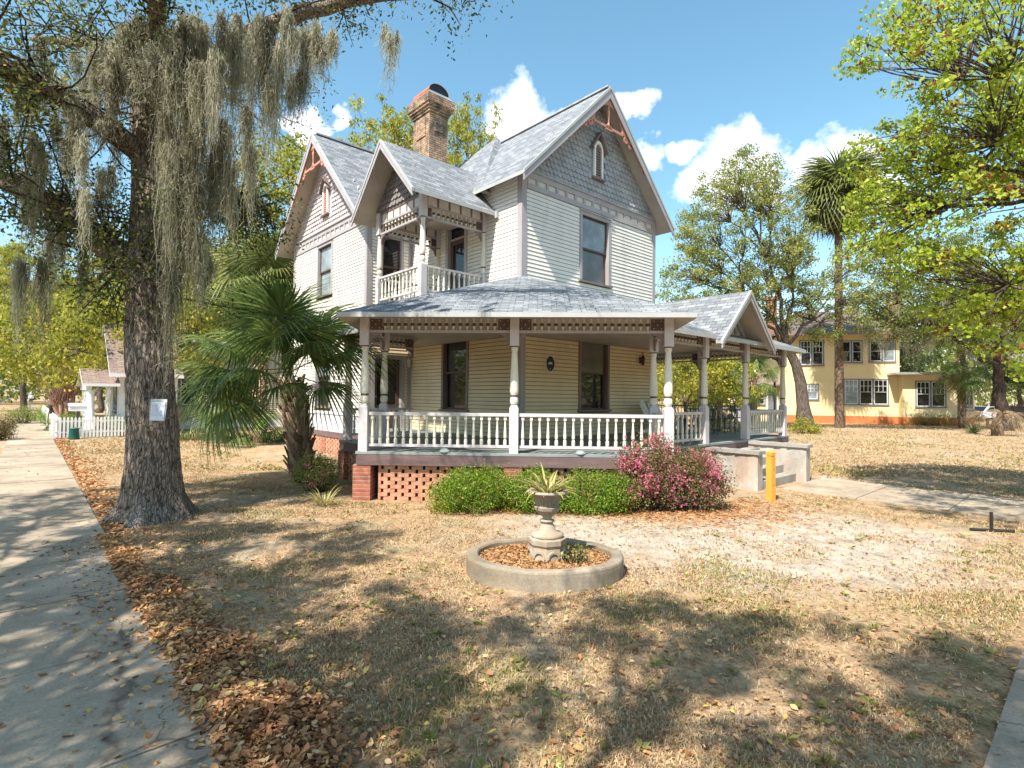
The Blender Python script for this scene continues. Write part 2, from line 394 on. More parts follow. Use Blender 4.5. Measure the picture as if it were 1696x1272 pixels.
# wing
opV=[(.42,1.22,5.0,7.0),(.18,1.3,ZF,3.25)]
siding(WV,0,1.55,4.358,ZG,opV,'wing_front_wall',M['siding']); siding(WV,0,1.55,ZF,4.358,opV,'shade_tinted_wall',M['siding_low'])
window(WV,.5,1.14,5.05,6.95,casing=.09,upper='glass',lower='glass')
door(WV,.28,1.2,ZF+.02,3.12,'front_door')
opU=[(2.45,3.75,5.35,7.22),(2.45,3.78,1.5,3.75)]
siding(WU,0,6.0,1.35,ZT,opU,'wing_side_wall',M['siding_white'])
window(WU,2.55,3.65,5.42,7.14,upper='glass_curtain',lower='glass_curtain',casing=.1,label='upper wing window with pale curtains')
window(WU,2.55,3.68,1.58,3.67,upper='glass_curtain',lower='glass',casing=.1)
mb=MB()
WU.box(mb,-.02,6.0,.76,1.345,0,.04)
mb.build('skirting_boards',M['lavender'],house)
mb=MB(); WU.box(mb,-.05,6.0,1.345,1.40,0,.07); mb.build('water_table',M['white'],house)
mb=MB(); WU.box(mb,-.02,6.0,.58,.755,0,.055); mb.build('sill_board',M['skirt'],house)
# unseen sides close the volume
mb=MB()
mb.face([(5.85,0,ZF),(5.85,9,ZF),(5.85,9,ZG),(5.85,0,ZG)]); mb.face([(5.85,9,ZF),(-1.55,11.2,ZF),(-1.55,11.2,ZG),(5.85,9,ZG)])
mb.build('rear_wall',M['siding'],house)
# corner boards
z0,z1=ZF,ZG+.02
for bxs in (((-.036,.13,-.040,-.0),(-.040,-.0,-.001,.13)),((5.72,5.89,-.040,0),(5.85,5.89,-.001,.13)),((-1.586,-1.42,5.16,5.2),(-1.59,-1.55,5.199,5.33)),((-.13,-.036,5.162,5.2),(-.038,-.0,5.08,5.163)),((-1.59,-1.55,11.07,11.2),)):
    mb=MB()
    for q in bxs: mb.box(*q,z0,z1)
    mb.build('corner_board',M['trim'],house)
# panelled frieze bands under the two gables
def band(W,a0,a1,n,name):
    mb=MB()
    W.box(mb,a0,a1,7.27,7.40,0,.05); W.box(mb,a0,a1,7.555,7.70,0,.05); W.box(mb,a0-.02,a1+.02,7.70,7.735,0,.09)
    st_=(a1-a0)/n
    for i in range(n+1):
        x=a0+i*st_; W.box(mb,max(a0,x-.045),min(a1,x+.045),7.40,7.555,0,.046)
    f=mb.build(name,M['trim'],house)
    p=MB(); W.box(p,a0,a1,7.395,7.56,-.0,.014); p.build('frieze_panel',M['panel'],f)
    return f
band(WF,.13,5.72,15,'panelled_frieze'); band(WU,.13,5.9,16,'panelled_frieze')
# shingled gables
def gable(W,ac,hwid,z0,za,mat,hole,name='gable_shingles',wsh=.175,ex=.155):
    mb=MB()
    mb.prism([W.P(ac-hwid,z0),W.P(ac+hwid,z0),W.P(ac,za)],tuple(W.n*-.1))
    sl=(za-z0)/hwid; z=z0; r=0
    while z<za-.08:
        h=(za-z-.03)/sl; x=ac-h+(-.5*wsh if r%2 else 0)
        x=ac-math.ceil(h/wsh)*wsh+(wsh/2 if r%2 else 0)
        while x<ac+h:
            xm=x+wsh/2
            if abs(xm-ac)<h+.02 and not (abs(xm-hole[0])<hole[1] and hole[2]<z+ex/2<hole[3]):
                g=.006; j=R.uniform(-.004,.004); zt=z+ex*1.35
                b=[(x+g,z+.035),(x+wsh*.2,z+.006+j),(x+wsh*.5,z-.01+j),(x+wsh*.8,z+.006+j),(x+wsh-g,z+.035)]
                f=[W.P(a,zz,.048+j) for a,zz in b]+[W.P(x+wsh-g,zt,.004),W.P(x+g,zt,.004)]
                mb.face(f)
                for q in range(4):
                    mb.face([f[q],f[q+1],W.P(b[q+1][0],b[q+1][1],0),W.P(b[q][0],b[q][1],0)][::-1])
            x+=wsh
        z+=ex; r+=1
    return mb.build(name,mat,house)
RS=(10.75-7.45)/3.3
gable(WF,2.92,2.93,7.735,10.62,M['gable'],(2.92,.33,8.22,9.33))
gable(WU,3.05,3.03,7.735,10.60,M['gable_warm'],(3.0,.33,8.15,9.35))
def attic(W,ac,zs,name='attic_window',col='white',lm='brown2'):
    """narrow lancet louvre with a peaked hood"""
    w=.20; zt=zs+.78; mb=MB()
    arc=[(w*math.cos(t),zt+ .30*math.sin(t)**.8) for t in np.linspace(0,pi,9)]
    inn=[(.135*math.cos(t),zt+.2*math.sin(t)**.8) for t in np.linspace(0,pi,9)]
    ou=[(w,zs)]+arc+[(-w,zs)]; ii=[(.135,zs)]+inn+[(-.135,zs)]
    for k in range(len(ou)-1):
        a,b,c,d=ou[k],ou[k+1],ii[k+1],ii[k]
        mb.prism([W.P(ac+q[0],q[1],.02) for q in (a,b,c,d)],tuple(W.n*.07))
    f=mb.build(name,M[col],house)
    l=MB(); l.prism([W.P(ac+q[0],q[1],.015) for q in ii],tuple(W.n*.02))
    z=zs+.04
    while z<zt+.1:
        W.box(l,ac-.13,ac+.13,z,z+.035,.03,.062); z+=.075
    l.build('louvre',M[lm],f)
    h=MB(); ap=zt+.50
    for s in (-1,1):
        h.prism([W.P(ac+s*.34,zt-.02,.0),W.P(ac+s*.36,zt+.04,.0),W.P(ac,ap+.05,.0),W.P(ac,ap-.03,.0)],tuple(W.n*.17))
    h.build('hood',M['brown2' if col=='white' else 'gable_warm'],f)
    s_=MB(); W.box(s_,ac-.27,ac+.27,zs-.05,zs,.02,.13); s_.build('sill',M['brown2' if col=='white' else 'salmon'],f)
attic(WF,2.92,8.28); attic(WU,3.05,8.22,lm='salmon')
# salmon fretwork in the gable peaks
def fret(W,ac,za,d,name='gable_fretwork',RS=1.):
    mb=MB(); E=tuple(W.n*.045)
    def pr(pts): mb.prism([W.P(ac+x,za+z,d) for x,z in pts],E)
    n=10; ro=[]; 
    for s in (-1,1):
        outer=[(s*(1.02*k/n),-1.02*RS*k/n-.02) for k in range(n+1)]
        inner=[(s*.63*math.sin(t),-.98+.62*math.cos(t)) for t in np.linspace(0,pi/2,n+1)]
        for k in range(n): 
            q=[outer[k],outer[k+1],inner[k+1],inner[k]]; pr(q if s>0 else q[::-1])
        for (x,z,r) in ((.80,-1.08,.11),(1.02,-1.2,.085),(1.62,-1.70,.09)):
            ring=[(s*(x+r*math.cos(t)),z+r*math.sin(t)) for t in np.linspace(0,2*pi,11)[:-1]]
            hol=[(s*(x+r*.35*math.cos(t)),z+r*.35*math.sin(t)) for t in np.linspace(0,2*pi,11)[:-1]]
            for k in range(10):
                q=[ring[k],ring[(k+1)%10],hol[(k+1)%10],hol[k]]; pr(q)
        pr([(s*1.0,-1.0*RS-.02),(s*1.28,-1.28*RS-.02),(s*1.14,-1.3),(s*.9,-1.12)])
        pr([(s*1.2,-1.2*RS-.02),(s*1.56,-1.56*RS-.02),(s*1.56,-1.56*RS-.075),(s*1.2,-1.2*RS-.075)])
        pr([(s*1.5,-1.5*RS-.02),(s*1.8,-1.8*RS-.02),(s*1.68,-1.82)])
    pr([(-.66,-1.02),(.66,-1.02),(.66,-.95),(-.66,-.95)]); pr([(-.16,-1.06),(.16,-1.06),(.1,-.92),(-.1,-.92)])
    mb.lathe(W.P(ac,za-.95,d+.02),[(.035,0),(.045,.06),(.025,.1),(.03,.3),(.045,.42),(.025,.5),(.03,.62)],8)
    return mb.build(name,M['salmon'],house)
# ---------------- roofs
RM=[M['roof'],M['fascia'],M['soffit']]
def gable_roof(along,c,h,e0,e1,zr,ze,name,th=.09):
    """ridge along v (along='v') at u=c or along u at v=c, from e0 to e1"""
    mb=MB()
    for s in (-1,1):
        pl=[(c,e0,zr),(c,e1,zr),(c+s*h,e1,ze),(c+s*h,e0,ze)]
        if along=='u': pl=[(y,x,z) for x,y,z in pl]
        mb.slab(pl,th)
    return mb.build(name,RM,house)
def bargeboard(W,ac,h,zr,ze,d,name='bargeboard',w=.17):
    mb=MB()
    for s in (-1,1):
        mb.prism([W.P(ac,zr-.1,d),W.P(ac+s*h,ze-.1,d),W.P(ac+s*h,ze-.1-w*.9,d),W.P(ac,zr-.1-w*1.35,d)],tuple(W.n*.03))
    mb.build(name,M['trim'],house)
    mb=MB()
    for s in (-1,1):
        mb.prism([W.P(ac,zr+.012,d-.01),W.P(ac+s*(h+.01),ze+.002,d-.01),W.P(ac+s*(h+.01),ze-.085,d-.01),W.P(ac,zr-.085,d-.01)],tuple(W.n*.055))
    mb.build('rake_edge',M['fascia'],house)
gable_roof('v',2.92,3.32,-.48,4.8,10.77,7.45,'main_roof'); bargeboard(WF,2.92,3.32,10.77,7.45,.47); fret(WF,2.92,10.60,.40)
gable_roof('u',8.25,3.4,-2.12,2.9,10.90,7.40,'wing_roof'); bargeboard(WU,3.05,3.4,10.90,7.40,.56); fret(WU,3.05,10.72,.49,RS=3.5/3.4)
mb=MB(); pk=(2.92,4.5,11.10); bs=[(-.38,1.2,7.45),(6.22,1.2,7.45),(6.22,7.8,7.45),(-.38,7.8,7.45)]
for k in range(4): mb.slab([bs[k],bs[(k+1)%4],pk],.09)
mb.build('hip_roof',RM,house)
mb=MB(); mb.bar((-2.0,8.25,10.92),(2.9,8.25,10.92),.16,.05); mb.build('ridge_cap',M['gable'],house); mb=MB(); mb.bar((2.92,-.45,10.79),(2.92,4.5,10.79),.16,.04); mb.build('ridge_cap',M['gable'],house)
# rear right wing, its eave peeps out beyond the front wall
mb=MB(); mb.slab([(5.8,1.6,7.3),(5.8,7.5,7.3),(6.55,7.5,6.55),(6.55,1.6,6.55)],.1); mb.build('side_eave_roof',RM,house)
mb=MB(); mb.face([(5.9,1.7,4),(6.2,1.7,4),(6.2,1.7,6.8),(5.9,1.7,6.8)]); mb.build('side_bay_wall',M['trim'],house)
gable_roof('u',2.52,1.58,-2.58,1.0,8.50,6.82,'balcony_roof',.08); WB=Wall((-1.98,1.45),(0,1),(-1,0)); bargeboard(WB,1.07,1.58,8.50,6.82,.60,w=.1)
# gutter elbow end on the balcony eave
mb=MB(); mb.box(-.1,.02,.86,.96,6.68,6.86); mb.build('gutter_end',M['gable'],house)
# chimney
mb=MB(); x0,x1,y0,y1=.48,1.2,5.0,6.0
mb.box(x0,x1,y0,y1,7.5,11.35)
for k,(g,z0,z1) in enumerate(((.04,11.35,11.43),(.08,11.43,11.51),(.13,11.51,11.60),(.17,11.60,11.86))): mb.box(x0-g,x1+g,y0-g,y1+g,z0,z1)
mb.box(x0+.2,x1-.2,y0-.03,y0,10.75,11.25); mb.box(x0-.03,x0,y0+.22,y1-.22,10.6,11.25)
ch=mb.build('chimney',M['chimney'],house)
mb=MB(); g=.10
A=[(x0-.17,y0-.17,11.862),(x1+.17,y0-.17,11.862),(x1+.17,y1+.17,11.862),(x0-.17,y1+.17,11.862)]; B=[(x0-.02,y0+.02,12.06),(x1+.02,y0+.02,12.06),(x1+.02,y1-.02,12.06),(x0-.02,y1-.02,12.06)]
for k in range(4): mb.face([A[k],A[(k+1)%4],B[(k+1)%4],B[k]],1 if k==0 else 0)
mb.build('chimney_cap',[M['copper'],M['grey_metal']],ch)
mb=MB(); n=12; xm=(x0+x1)/2; r=.40
for k in range(n):
    a,b=pi*k/n,pi*(k+1)/n
    p=lambda t,y:(xm+r*math.cos(t),y,12.05+.30*math.sin(t))
    mb.face([p(a,y0),p(b,y0),p(b,y1),p(a,y1)],0)
mb.prism([p(pi*k/n,y0+.04) for k in range(n+1)],(0,.02,0),1)
mb.build('chimney_hood',[M['copper'],M['black']],ch)
# ---------------- porch
def SU(s,t,z): u,v=st(s,t); return (u,v,z)
TF=-3.25; SW=2.87
tb=-4.83-(-SW)                                # where the pavilion's left side meets the u=-3.415 line
UP=-3.415
pL,pM,pR=st(-SW,TF),st(0,TF),st(SW,TF); qL=st(-SW,-4.83+SW); qR=st(SW,-4.83+SW)
pEnd=(UP,2.38); rr=[(2.72,UP-.02),(4.87,UP-.02),(7.3,UP-.02)]; back=[(7.3,-.87),(7.3,1.9)]
def inset(p,dv): return (p[0]+dv[0],p[1]+dv[1])
fl=[SU(-SW-.12,TF-.13,ZF),SU(SW+.12,TF-.13,ZF)]
edge=[(UP-.14,2.55),(UP-.14,qL[1]+.2),(fl[0][0],fl[0][1]),(fl[1][0],fl[1][1]),(qR[0]+.2,UP-.14),(7.45,UP-.14),(7.45,6.),(5.86,6.)]
poly=[(5.86,0.),(0.,0.),(0.,5.2),(-1.55,5.2),(-1.55,2.55)]
full=edge+poly
mb=MB(); mb.prism([(x,y,ZF-.045) for x,y in full],(0,0,.045)); mb.build('porch_floor',M['floorpaint'],house)
mb=MB()
path=[(-1.55,2.52),(UP-.11,2.52)]+[(x,y) for x,y in ((UP-.11,qL[1]+.2),)]+[SU(-SW-.09,TF-.10,0)[:2],SU(SW+.09,TF-.10,0)[:2],(qR[0]+.2,UP-.11),(7.42,UP-.11),(7.42,6.)]
for a,b in zip(path[:-1],path[1:]): mb.bar((a[0],a[1],.775),(b[0],b[1],.775),.05,.2)
mb.build('porch_skirt_board',M['skirt'],house)
# lattice of red bricks with gaps
def lattice(a,b,name,z1=.66,z0=0.):
    mb=MB(); a=Vector((a[0],a[1],0)); b=Vector((b[0],b[1],0)); L=(b-a).length; d=(b-a)/L; n=Vector((d.y,-d.x,0))
    hgt=.0735; k=0; z=z1
    while z-hgt>z0-.05:
        x=-.13*(k%2)
        while x<L:
            x0_,x1_=max(0,x),min(L,x+.213)
            if x1_-x0_>.03:
                j=R.uniform(-.004,.004)
                p=lambda t,e: a+d*t+n*(e)
                q=[p(x0_,.05),p(x1_,.05),p(x1_,-.05+j),p(x0_,-.05+j)]
                mb.hexa([(w.x,w.y,z-hgt+.003) for w in q]+[(w.x,w.y,z) for w in q])
            x+=.267
        z-=hgt; k+=1
    q=[a+n*.051,b+n*.051,b+n*-.05,a+n*-.05]
    mb.hexa([(w.x,w.y,z1+.002) for w in q]+[(w.x,w.y,z1+.03) for w in q])
    return mb.build(name,M['brick_block'],house)
Sx=SW-.14
A0=SU(-Sx-.02+.18,TF+.02,0); A1=SU(Sx-.18,TF+.02,0); lattice(A1,A0,'brick_lattice')
lattice(SU(-SW,TF+.3,0),SU(-SW,TF+1.2,0),'brick_lattice')
lattice((UP,qL[1]+.4),(UP,2.3),'brick_lattice',.66); lattice((7.2,UP),(qR[0]+.4,UP),'brick_lattice')
lattice((-1.52,5.2),(-1.52,8.0),'brick_lattice',.56)
lattice((-1.52,8.4),(-1.52,11.1),'brick_lattice',.56)
def pier(s,t,w=.17): 
    mb=MB(); c=SU(s,t,0); q=[SU(s-w,t-w,0),SU(s+w,t-w,0),SU(s+w,t+w,0),SU(s-w,t+w,0)]
    mb.hexa([(x,y,-.05) for x,y,z in q]+[(x,y,.672) for x,y,z in q]); mb.build('brick_pier',M['brick'],house)
for s,t in ((-SW,TF+.06),(0,TF+.06),(SW,TF+.06)): pier(s,t)
for x0_,x1_,y0_,y1_,zt_ in [(x-.16,x+.16,y-.16,y+.16,.672) for x,y in (qL,qR,pEnd,rr[0],rr[1],rr[2])]+[(-1.58,-1.2,8.0,8.4,.575),(-1.58,-1.2,5.2,5.5,.575)]:
    mb=MB(); mb.box(x0_,x1_,y0_,y1_,-.05,zt_); mb.build('brick_pier',M['brick'],house)
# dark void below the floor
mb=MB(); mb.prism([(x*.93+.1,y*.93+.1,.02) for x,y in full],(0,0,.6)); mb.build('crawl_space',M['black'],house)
# turned posts
def post_mesh(z0,zb,zs,z1,w=.085,name='porch_post'):
    mb=MB()
    mb.box(-w,w,-w,w,z0,zb,0)
    t=w*.62; hh=.06
    mb.hexa([(-w,-w,zb),(w,-w,zb),(w,w,zb),(-w,w,zb),(-t,-t,zb+hh),(t,-t,zb+hh),(t,t,zb+hh),(-t,t,zb+hh)],0)
    z=zb+hh; b=.155
    mb.lathe((0,0,z),[(w*.55,0),(w*.8,.02),(w*.95,.06),(w*.92,.11),(w*.78,b)],14,[1]*4)
    mb.lathe((0,0,z+b),[(w*.8,0),(w*.86,.012),(w*.86,.028),(w*.8,.04)],14,[2]*3)
    z2=z+b+.04; L=zs-z2
    mb.lathe((0,0,z2),[(w*.8,0),(w*.96,.05),(w*.98,L*.12),(w*.92,L*.35),(w*.72,L*.75),(w*.62,L*.90),(w*.60,L*.92),(w*.78,L*.935),(w*.78,L*.955),(w*.66,L*.965),(w*.9,L)],14,[1]*10)
    mb.lathe((0,0,zs),[(w*.95,0),(w*.95,.025)],14,[2])
    mb.box(-w,w,-w,w,zs+.025,z1,0)
    return mb.mesh(name,[M['rail'],M['cream'],M['brown']])
pm=post_mesh(ZF,1.77,2.92,3.52)
def put(me,name,p,rz=0,parent=house): return link(name,me,parent,(p[0],p[1],p[2] if len(p)>2 else 0),rz)
for i,p in enumerate((pL,pM,pR,qL,qR,pEnd,rr[0],rr[1],rr[2],back[0],back[1])):
    put(pm,'porch_post',p,rad(-45) if i<5 else 0)
bm_=post_mesh(4.40,5.22,6.38,7.0,.08)
BP=[(-1.98,1.45),(-1.98,3.62),(-.06,1.45),(-.06,3.62)]
for p in BP: put(bm_,'balcony_post',p)
# balusters, spindles, rails
def bal_mesh(h):
    mb=MB(); r=.026
    mb.box(-r,r,-r,r,h-.07,h)
    mb.lathe((0,0,0),[(r*1.1,0),(r*1.25,.03),(r*1.25,h*.17),(r*.75,h*.21),(r*.6,h*.225),(r*1.1,h*.25),(r*1.15,h*.3),(r*.95,h*.5),(r*.6,h*.8),(r*.95,h-.075)],8)
    return mb.mesh('baluster',M['cream'])
def spin_mesh(h):
    mb=MB(); r=.0165; c=h/2
    mb.lathe((0,0,0),[(r*1.1,0),(r*.8,h*.12),(r*1.4,h*.25),(r*2.0,h*.31),(r*1.1,h*.36),(r*1.1,h*.37)],8,[0]*5)
    mb.lathe((0,0,h*.37),[(r*1.5,0),(r*2.3,h*.06),(r*2.5,h*.13),(r*2.3,h*.2),(r*1.5,h*.26)],8,[1]*4)
    mb.lathe((0,0,h*.63),[(r*1.1,0),(r*2.0,h*.05),(r*1.3,h*.12),(r*.8,h*.22),(r*1.1,h*.37)],8,[0]*4)
    return mb.mesh('spindle',[M['cream'],M['brown']])
BALM={}; SPM={}
def railing(a,b,n,zt=1.675,zb=1.07,name='railing',gap=.09,inst=True,th=.06):
    a=Vector((a[0],a[1],0)); b=Vector((b[0],b[1],0)); d=(b-a).normalized(); a=a+d*gap; b=b-d*gap; rz=math.atan2(d.y,d.x)
    mb=MB(); mb.bar((a.x,a.y,zt-th/2),(b.x,b.y,zt-th/2),.09,th); mb.bar((a.x,a.y,zb-.025),(b.x,b.y,zb-.025),.06,.05)
    h=round(zt-th-zb,3)
    if h not in BALM: BALM[h]=bal_mesh(h)
    if not inst:
        src=BALM[h]; vs=[v.co.copy() for v in src.vertices]; fs=[tuple(p.vertices) for p in src.polygons]
        for i in range(n):
            p=a+(b-a)*((i+.5)/n); k=len(mb.v); mb.v.extend([(v.x+p.x,v.y+p.y,v.z+zb) for v in vs])
            for f in fs: mb.f.append(tuple(k+q for q in f)); mb.m.append(1); mb.uv.append(None)
    r=mb.build(name,[M['rail'],M['cream']],house)
    if inst:
        for i in range(n):
            p=a+(b-a)*((i+.5)/n); link('baluster',BALM[h],r,(p.x,p.y,zb),rz)
    return r
def frieze(a,b,n,z0=3.245,z1=3.46,name='spindle_frieze',gap=.085,inst=True,pan=.23,soft=True,rosette=True):
    a=Vector((a[0],a[1],0)); b=Vector((b[0],b[1],0)); d=(b-a).normalized(); nn=Vector((-d.y,d.x,0)); a=a+d*gap; b=b-d*gap; rz=math.atan2(d.y,d.x)
    mb=MB(); mb.bar((a.x,a.y,z0-.027),(b.x,b.y,z0-.027),.06,.05,0); mb.bar((a.x,a.y,z1+.03),(b.x,b.y,z1+.03),.055,.06,0)
    L=(b-a).length
    for x in (pan/2,L-pan/2):
        p=a+d*x; mb.bar((p-d*pan/2)[:2]+(z0/2+z1/2,) if False else ((p-d*pan/2).x,(p-d*pan/2).y,(z0+z1)/2),((p+d*pan/2).x,(p+d*pan/2).y,(z0+z1)/2),.03,z1-z0,1)
        if rosette:
            for (ex,ez) in ((0,0),(-.07,.07),(.07,.07),(-.07,-.07),(.07,-.07)):
                q=p+d*ex
                for sd in (-1,1):
                    w=q+nn*.0165*sd; mb.bar((w.x-d.x*.007,w.y-d.y*.007,(z0+z1)/2+ez),(w.x+d.x*.007,w.y+d.y*.007,(z0+z1)/2+ez),.006,.014,2)
    h=round(z1-z0,3)
    if h not in SPM: SPM[h]=spin_mesh(h)
    a2=a+d*pan; b2=b-d*pan
    if not inst:
        src=SPM[h]; vs=[v.co.copy() for v in src.vertices]; fs=[(tuple(p.vertices),p.material_index) for p in src.polygons]
        for i in range(n):
            p=a2+(b2-a2)*((i+.5)/n); k=len(mb.v); mb.v.extend([(v.x+p.x,v.y+p.y,v.z+z0) for v in vs])
            for f,mi in fs: mb.f.append(tuple(k+q for q in f)); mb.m.append(2 if mi==0 else 1); mb.uv.append(None)
    f=mb.build(name,[M['trim'],M['brown'],M['cream']],house)
    if inst:
        for i in range(n):
            p=a2+(b2-a2)*((i+.5)/n); link('spindle',SPM[h],f,(p.x,p.y,z0))
    # curved brackets under the rail
    for P0,s in ((a,1),(b,-1)):
        k=MB(); pts=[(0,0),(.21,0),(.21,-.03)]+[(.21-.17*math.sin(t),-.03-.17*(1-math.cos(t))) for t in np.linspace(.35,pi/2,6)]+[(0,-.23)]
        k.prism([tuple(P0+d*s*x+nn*.02)[:2]+(z0-.053+z,) for x,z in pts],tuple(nn*-.04)); k.build('bracket',M['brown2'],house)
    return f
frieze(pL,pM,17); frieze(pM,pR,17)
railing(pL,pM,18); railing(pM,pR,17)
frieze(pL,qL,6,inst=False,pan=.12); railing(pL,qL,7,inst=False); frieze(pR,qR,6,inst=False,pan=.12); railing(pR,qR,7)
frieze(pEnd,(UP,qL[1]+.0),13,inst=False); frieze(pEnd,(-1.55,2.38),10,inst=False); railing(pEnd,(-1.55,2.38),11,inst=False)
frieze((qR[0],UP),rr[0],10); railing((qR[0],UP),rr[0],10)
frieze(rr[0],rr[1],13); frieze(rr[1],rr[2],13,inst=False); railing(rr[1],rr[2],15)
frieze(rr[2],back[0],13,inst=False); railing(rr[2],back[0],14,inst=False)
frieze(back[0],back[1],14,inst=False)
frieze(back[1],(5.9,1.9),7,inst=False)
# balcony
mb=MB(); mb.box(-2.08,0,1.36,3.72,4.30,4.40); mb.build('balcony_floor',M['floorpaint'],house)
mb=MB(); mb.box(-2.06,-2.0,1.38,3.7,4.0,4.30); mb.box(-2.0,0,1.38,1.44,4.0,4.30); mb.box(-2.0,0,3.64,3.70,4.0,4.3); mb.build('balcony_skirt',M['brown2'],house)
railing(BP[0],BP[1],11,5.22,4.62,'balcony_railing',.08,th=.05); railing(BP[0],BP[2],11,5.22,4.62,'balcony_railing',.08,th=.05); railing(BP[1],BP[3],11,5.22,4.62,'balcony_railing',.08,inst=False,th=.05)
def bfrieze(a,b,n,np_):
    f=frieze(a,b,n,6.44,6.66,'balcony_frieze',.08,True if n<12 else False,.16,rosette=False)
    a=Vector((a[0],a[1],0)); b=Vector((b[0],b[1],0)); d=(b-a).normalized(); a=a+d*.08; b=b-d*.08; L=(b-a).length
    mb=MB()
    mb.bar((a.x,a.y,6.98),(b.x,b.y,6.98),.06,.07,0)
    for i in range(np_+1):
        p=a+d*(L*i/np_); q=min(max(L*i/np_,.025),L-.025); p=a+d*q
        mb.bar((p.x,p.y,6.72),(p.x,p.y,6.95),.05,.05,0)
    mb.bar((a.x,a.y,6.835),(b.x,b.y,6.835),.02,.23,1)
    mb.build('frieze_panel',[M['brown2'],M['panel']],f)
bfrieze(BP[0],BP[1],10,6); bfrieze(BP[0],BP[2],10,5); bfrieze(BP[1],BP[3],10,5)
# shingled tympanum of the balcony gable and its ceiling
g=MB(); WBt=Wall((-2.0,1.45),(0,1),(-1,0)); 
gable(WBt,1.07,1.2,7.02,8.32,M['gable_brown'],(9,0,0,0),'balcony_gable_shingles')
mb=MB(); mb.box(-1.95,0,1.47,3.6,6.93,6.97); mb.build('balcony_ceiling',M['soffit'],house)
# porch roof (hips) -----------------------------------------------------------
EL=SU(-SW-.27,-4.03,3.47); ER=SU(SW+.30,-4.03,3.47); AP=(0.02,0.02,5.03)
uE=-3.86; vE=2.72; e1=(uE,.85,3.44); e2=(uE,vE,3.44); w1=(0.,vE-.2,5.03)
vF=-3.88; f1=(.62,vF,3.44); f2=(7.86,vF,3.44)
mb=MB()
mb.slab([EL,ER,AP],.085)
mb.slab([EL,AP,e1],.1); mb.slab([e1,AP,(0,2.0,5.02),e2],.1)
mb.slab([e2,(0.,2.0,5.02),(0.,3.9,4.35),(-1.5,2.72,3.40)],.1)
mb.slab([ER,f1,AP],.1); mb.slab([f1,f2,(5.85,0.,5.03),AP],.1)
mb.slab([f2,(7.86,7,3.40),(5.85,7,5.03),(5.85,0,5.03)],.1)
mb.build('porch_roof',RM,house)
mb=MB(); mb.prism([(x*.985,y*.985,3.525) for x,y in full],(0,0,.02)); mb.build('porch_ceiling',M['soffit'],house)
# entry gable over the steps
gc=3.80; gm=MB(); 
for s in (-1,1):
    gm.slab([(gc,-4.05,4.60),(gc,-.95,4.60),(gc+s*1.25,-3.84,3.456),(gc+s*1.42,-3.9,3.30),(gc+s*1.42,-4.05,3.30)],.07)
gm.build('entry_gable_roof',RM,house)
WE=Wall((0,UP-.02),(1,0),(0,-1)); bargeboard(WE,gc,1.42,4.60,3.30,.60,w=.09)
mb=MB(); mb.prism([WE.P(gc-1.02,3.54,0),WE.P(gc+1.02,3.54,0),WE.P(gc,4.46,0)],(0,.05,0)); mb.build('entry_gable_panel',M['panel'],house)
mb=MB()
for s in (-1,1):
    mb.prism([WE.P(gc,4.50,.01),WE.P(gc+s*1.1,3.50,.01),WE.P(gc+s*.93,3.50,.01),WE.P(gc,4.34,.01)],(0,-.06,0))
    for t0,t1 in zip(np.linspace(.1,1.3,7)[:-1],np.linspace(.1,1.3,7)[1:]):
        q=[(gc+s*r*math.sin(t),3.50+r*math.cos(t)*1.02) for r,t in ((.55,t0),(.55,t1),(.47,t1),(.47,t0))]
        mb.prism([WE.P(x,z,.01) for x,z in q],(0,-.05,0))
mb.bar(WE.P(gc-1.12,3.55,.04),WE.P(gc+1.12,3.55,.04),.08,.10)
mb.build('entry_gable_trim',M['trim'],house)
# wall lanterns, plaque, little deck lamps
def lantern(W,a,z):
    mb=MB(); mb.lathe(W.P(a,z-.12,.13),[(.02,0),(.05,.03),(.07,.2),(.085,.21),(.03,.28),(.012,.34)],8); mb.bar(W.P(a,z+.1,.0),W.P(a,z+.12,.13),.02,.02); mb.box(*[c for c in (W.P(a,0,0)[0]-.04,W.P(a,0,0)[0]+.04,W.P(a,0,0)[1]-.04,W.P(a,0,0)[1]+.04)],z-.06,z+.14)
    mb.tube([W.P(a,z+.12,.12),W.P(a-.02,z+.26,.16),W.P(a+.03,z+.3,.1),W.P(a+.02,z+.22,.07)],.009,6)
    return mb.build('wall_lantern',M['black'] if W is WF else M['rail'],house)
lantern(WF,5.08,3.12); lantern(WV,1.42,3.0)
pq=thing('plaque','small oval dark blue plaque with white lettering on clapboard wall','plaque',hw(1.03,-.025,2.86),GA,None)
mb=MB(); n=24
mb.prism([(.155*math.cos(t),0,.20*math.sin(t)) for t in np.linspace(0,2*pi,n+1)[:-1]],(0,-.012,0))
mb.build('plate',plain('navy_enamel',(.012,.016,.035),.3,.2,4,0),pq)
mb=MB(); 
for k in range(24):
    t,t2=2*pi*k/24,2*pi*(k+1)/24; mb.bar((.16*math.cos(t),-.008,.205*math.sin(t)),(.16*math.cos(t2),-.008,.205*math.sin(t2)),.018,.016)
mb.build('rim',M['panel'],pq)
mb=MB()
for z,x0_,x1_,h in ((.03,-.055,.065,.022),(-.005,-.085,.08,.026)):
    x=x0_
    while x<x1_:
        w=R.uniform(.008,.016); mb.box(x,min(x1_,x+w),-.0155,-.0125,z-h/2,z+h/2); x+=w+.005
mb.box(-.008,.008,-.0155,-.0125,-.15,-.115)
mb.build('lettering',M['white'],pq)
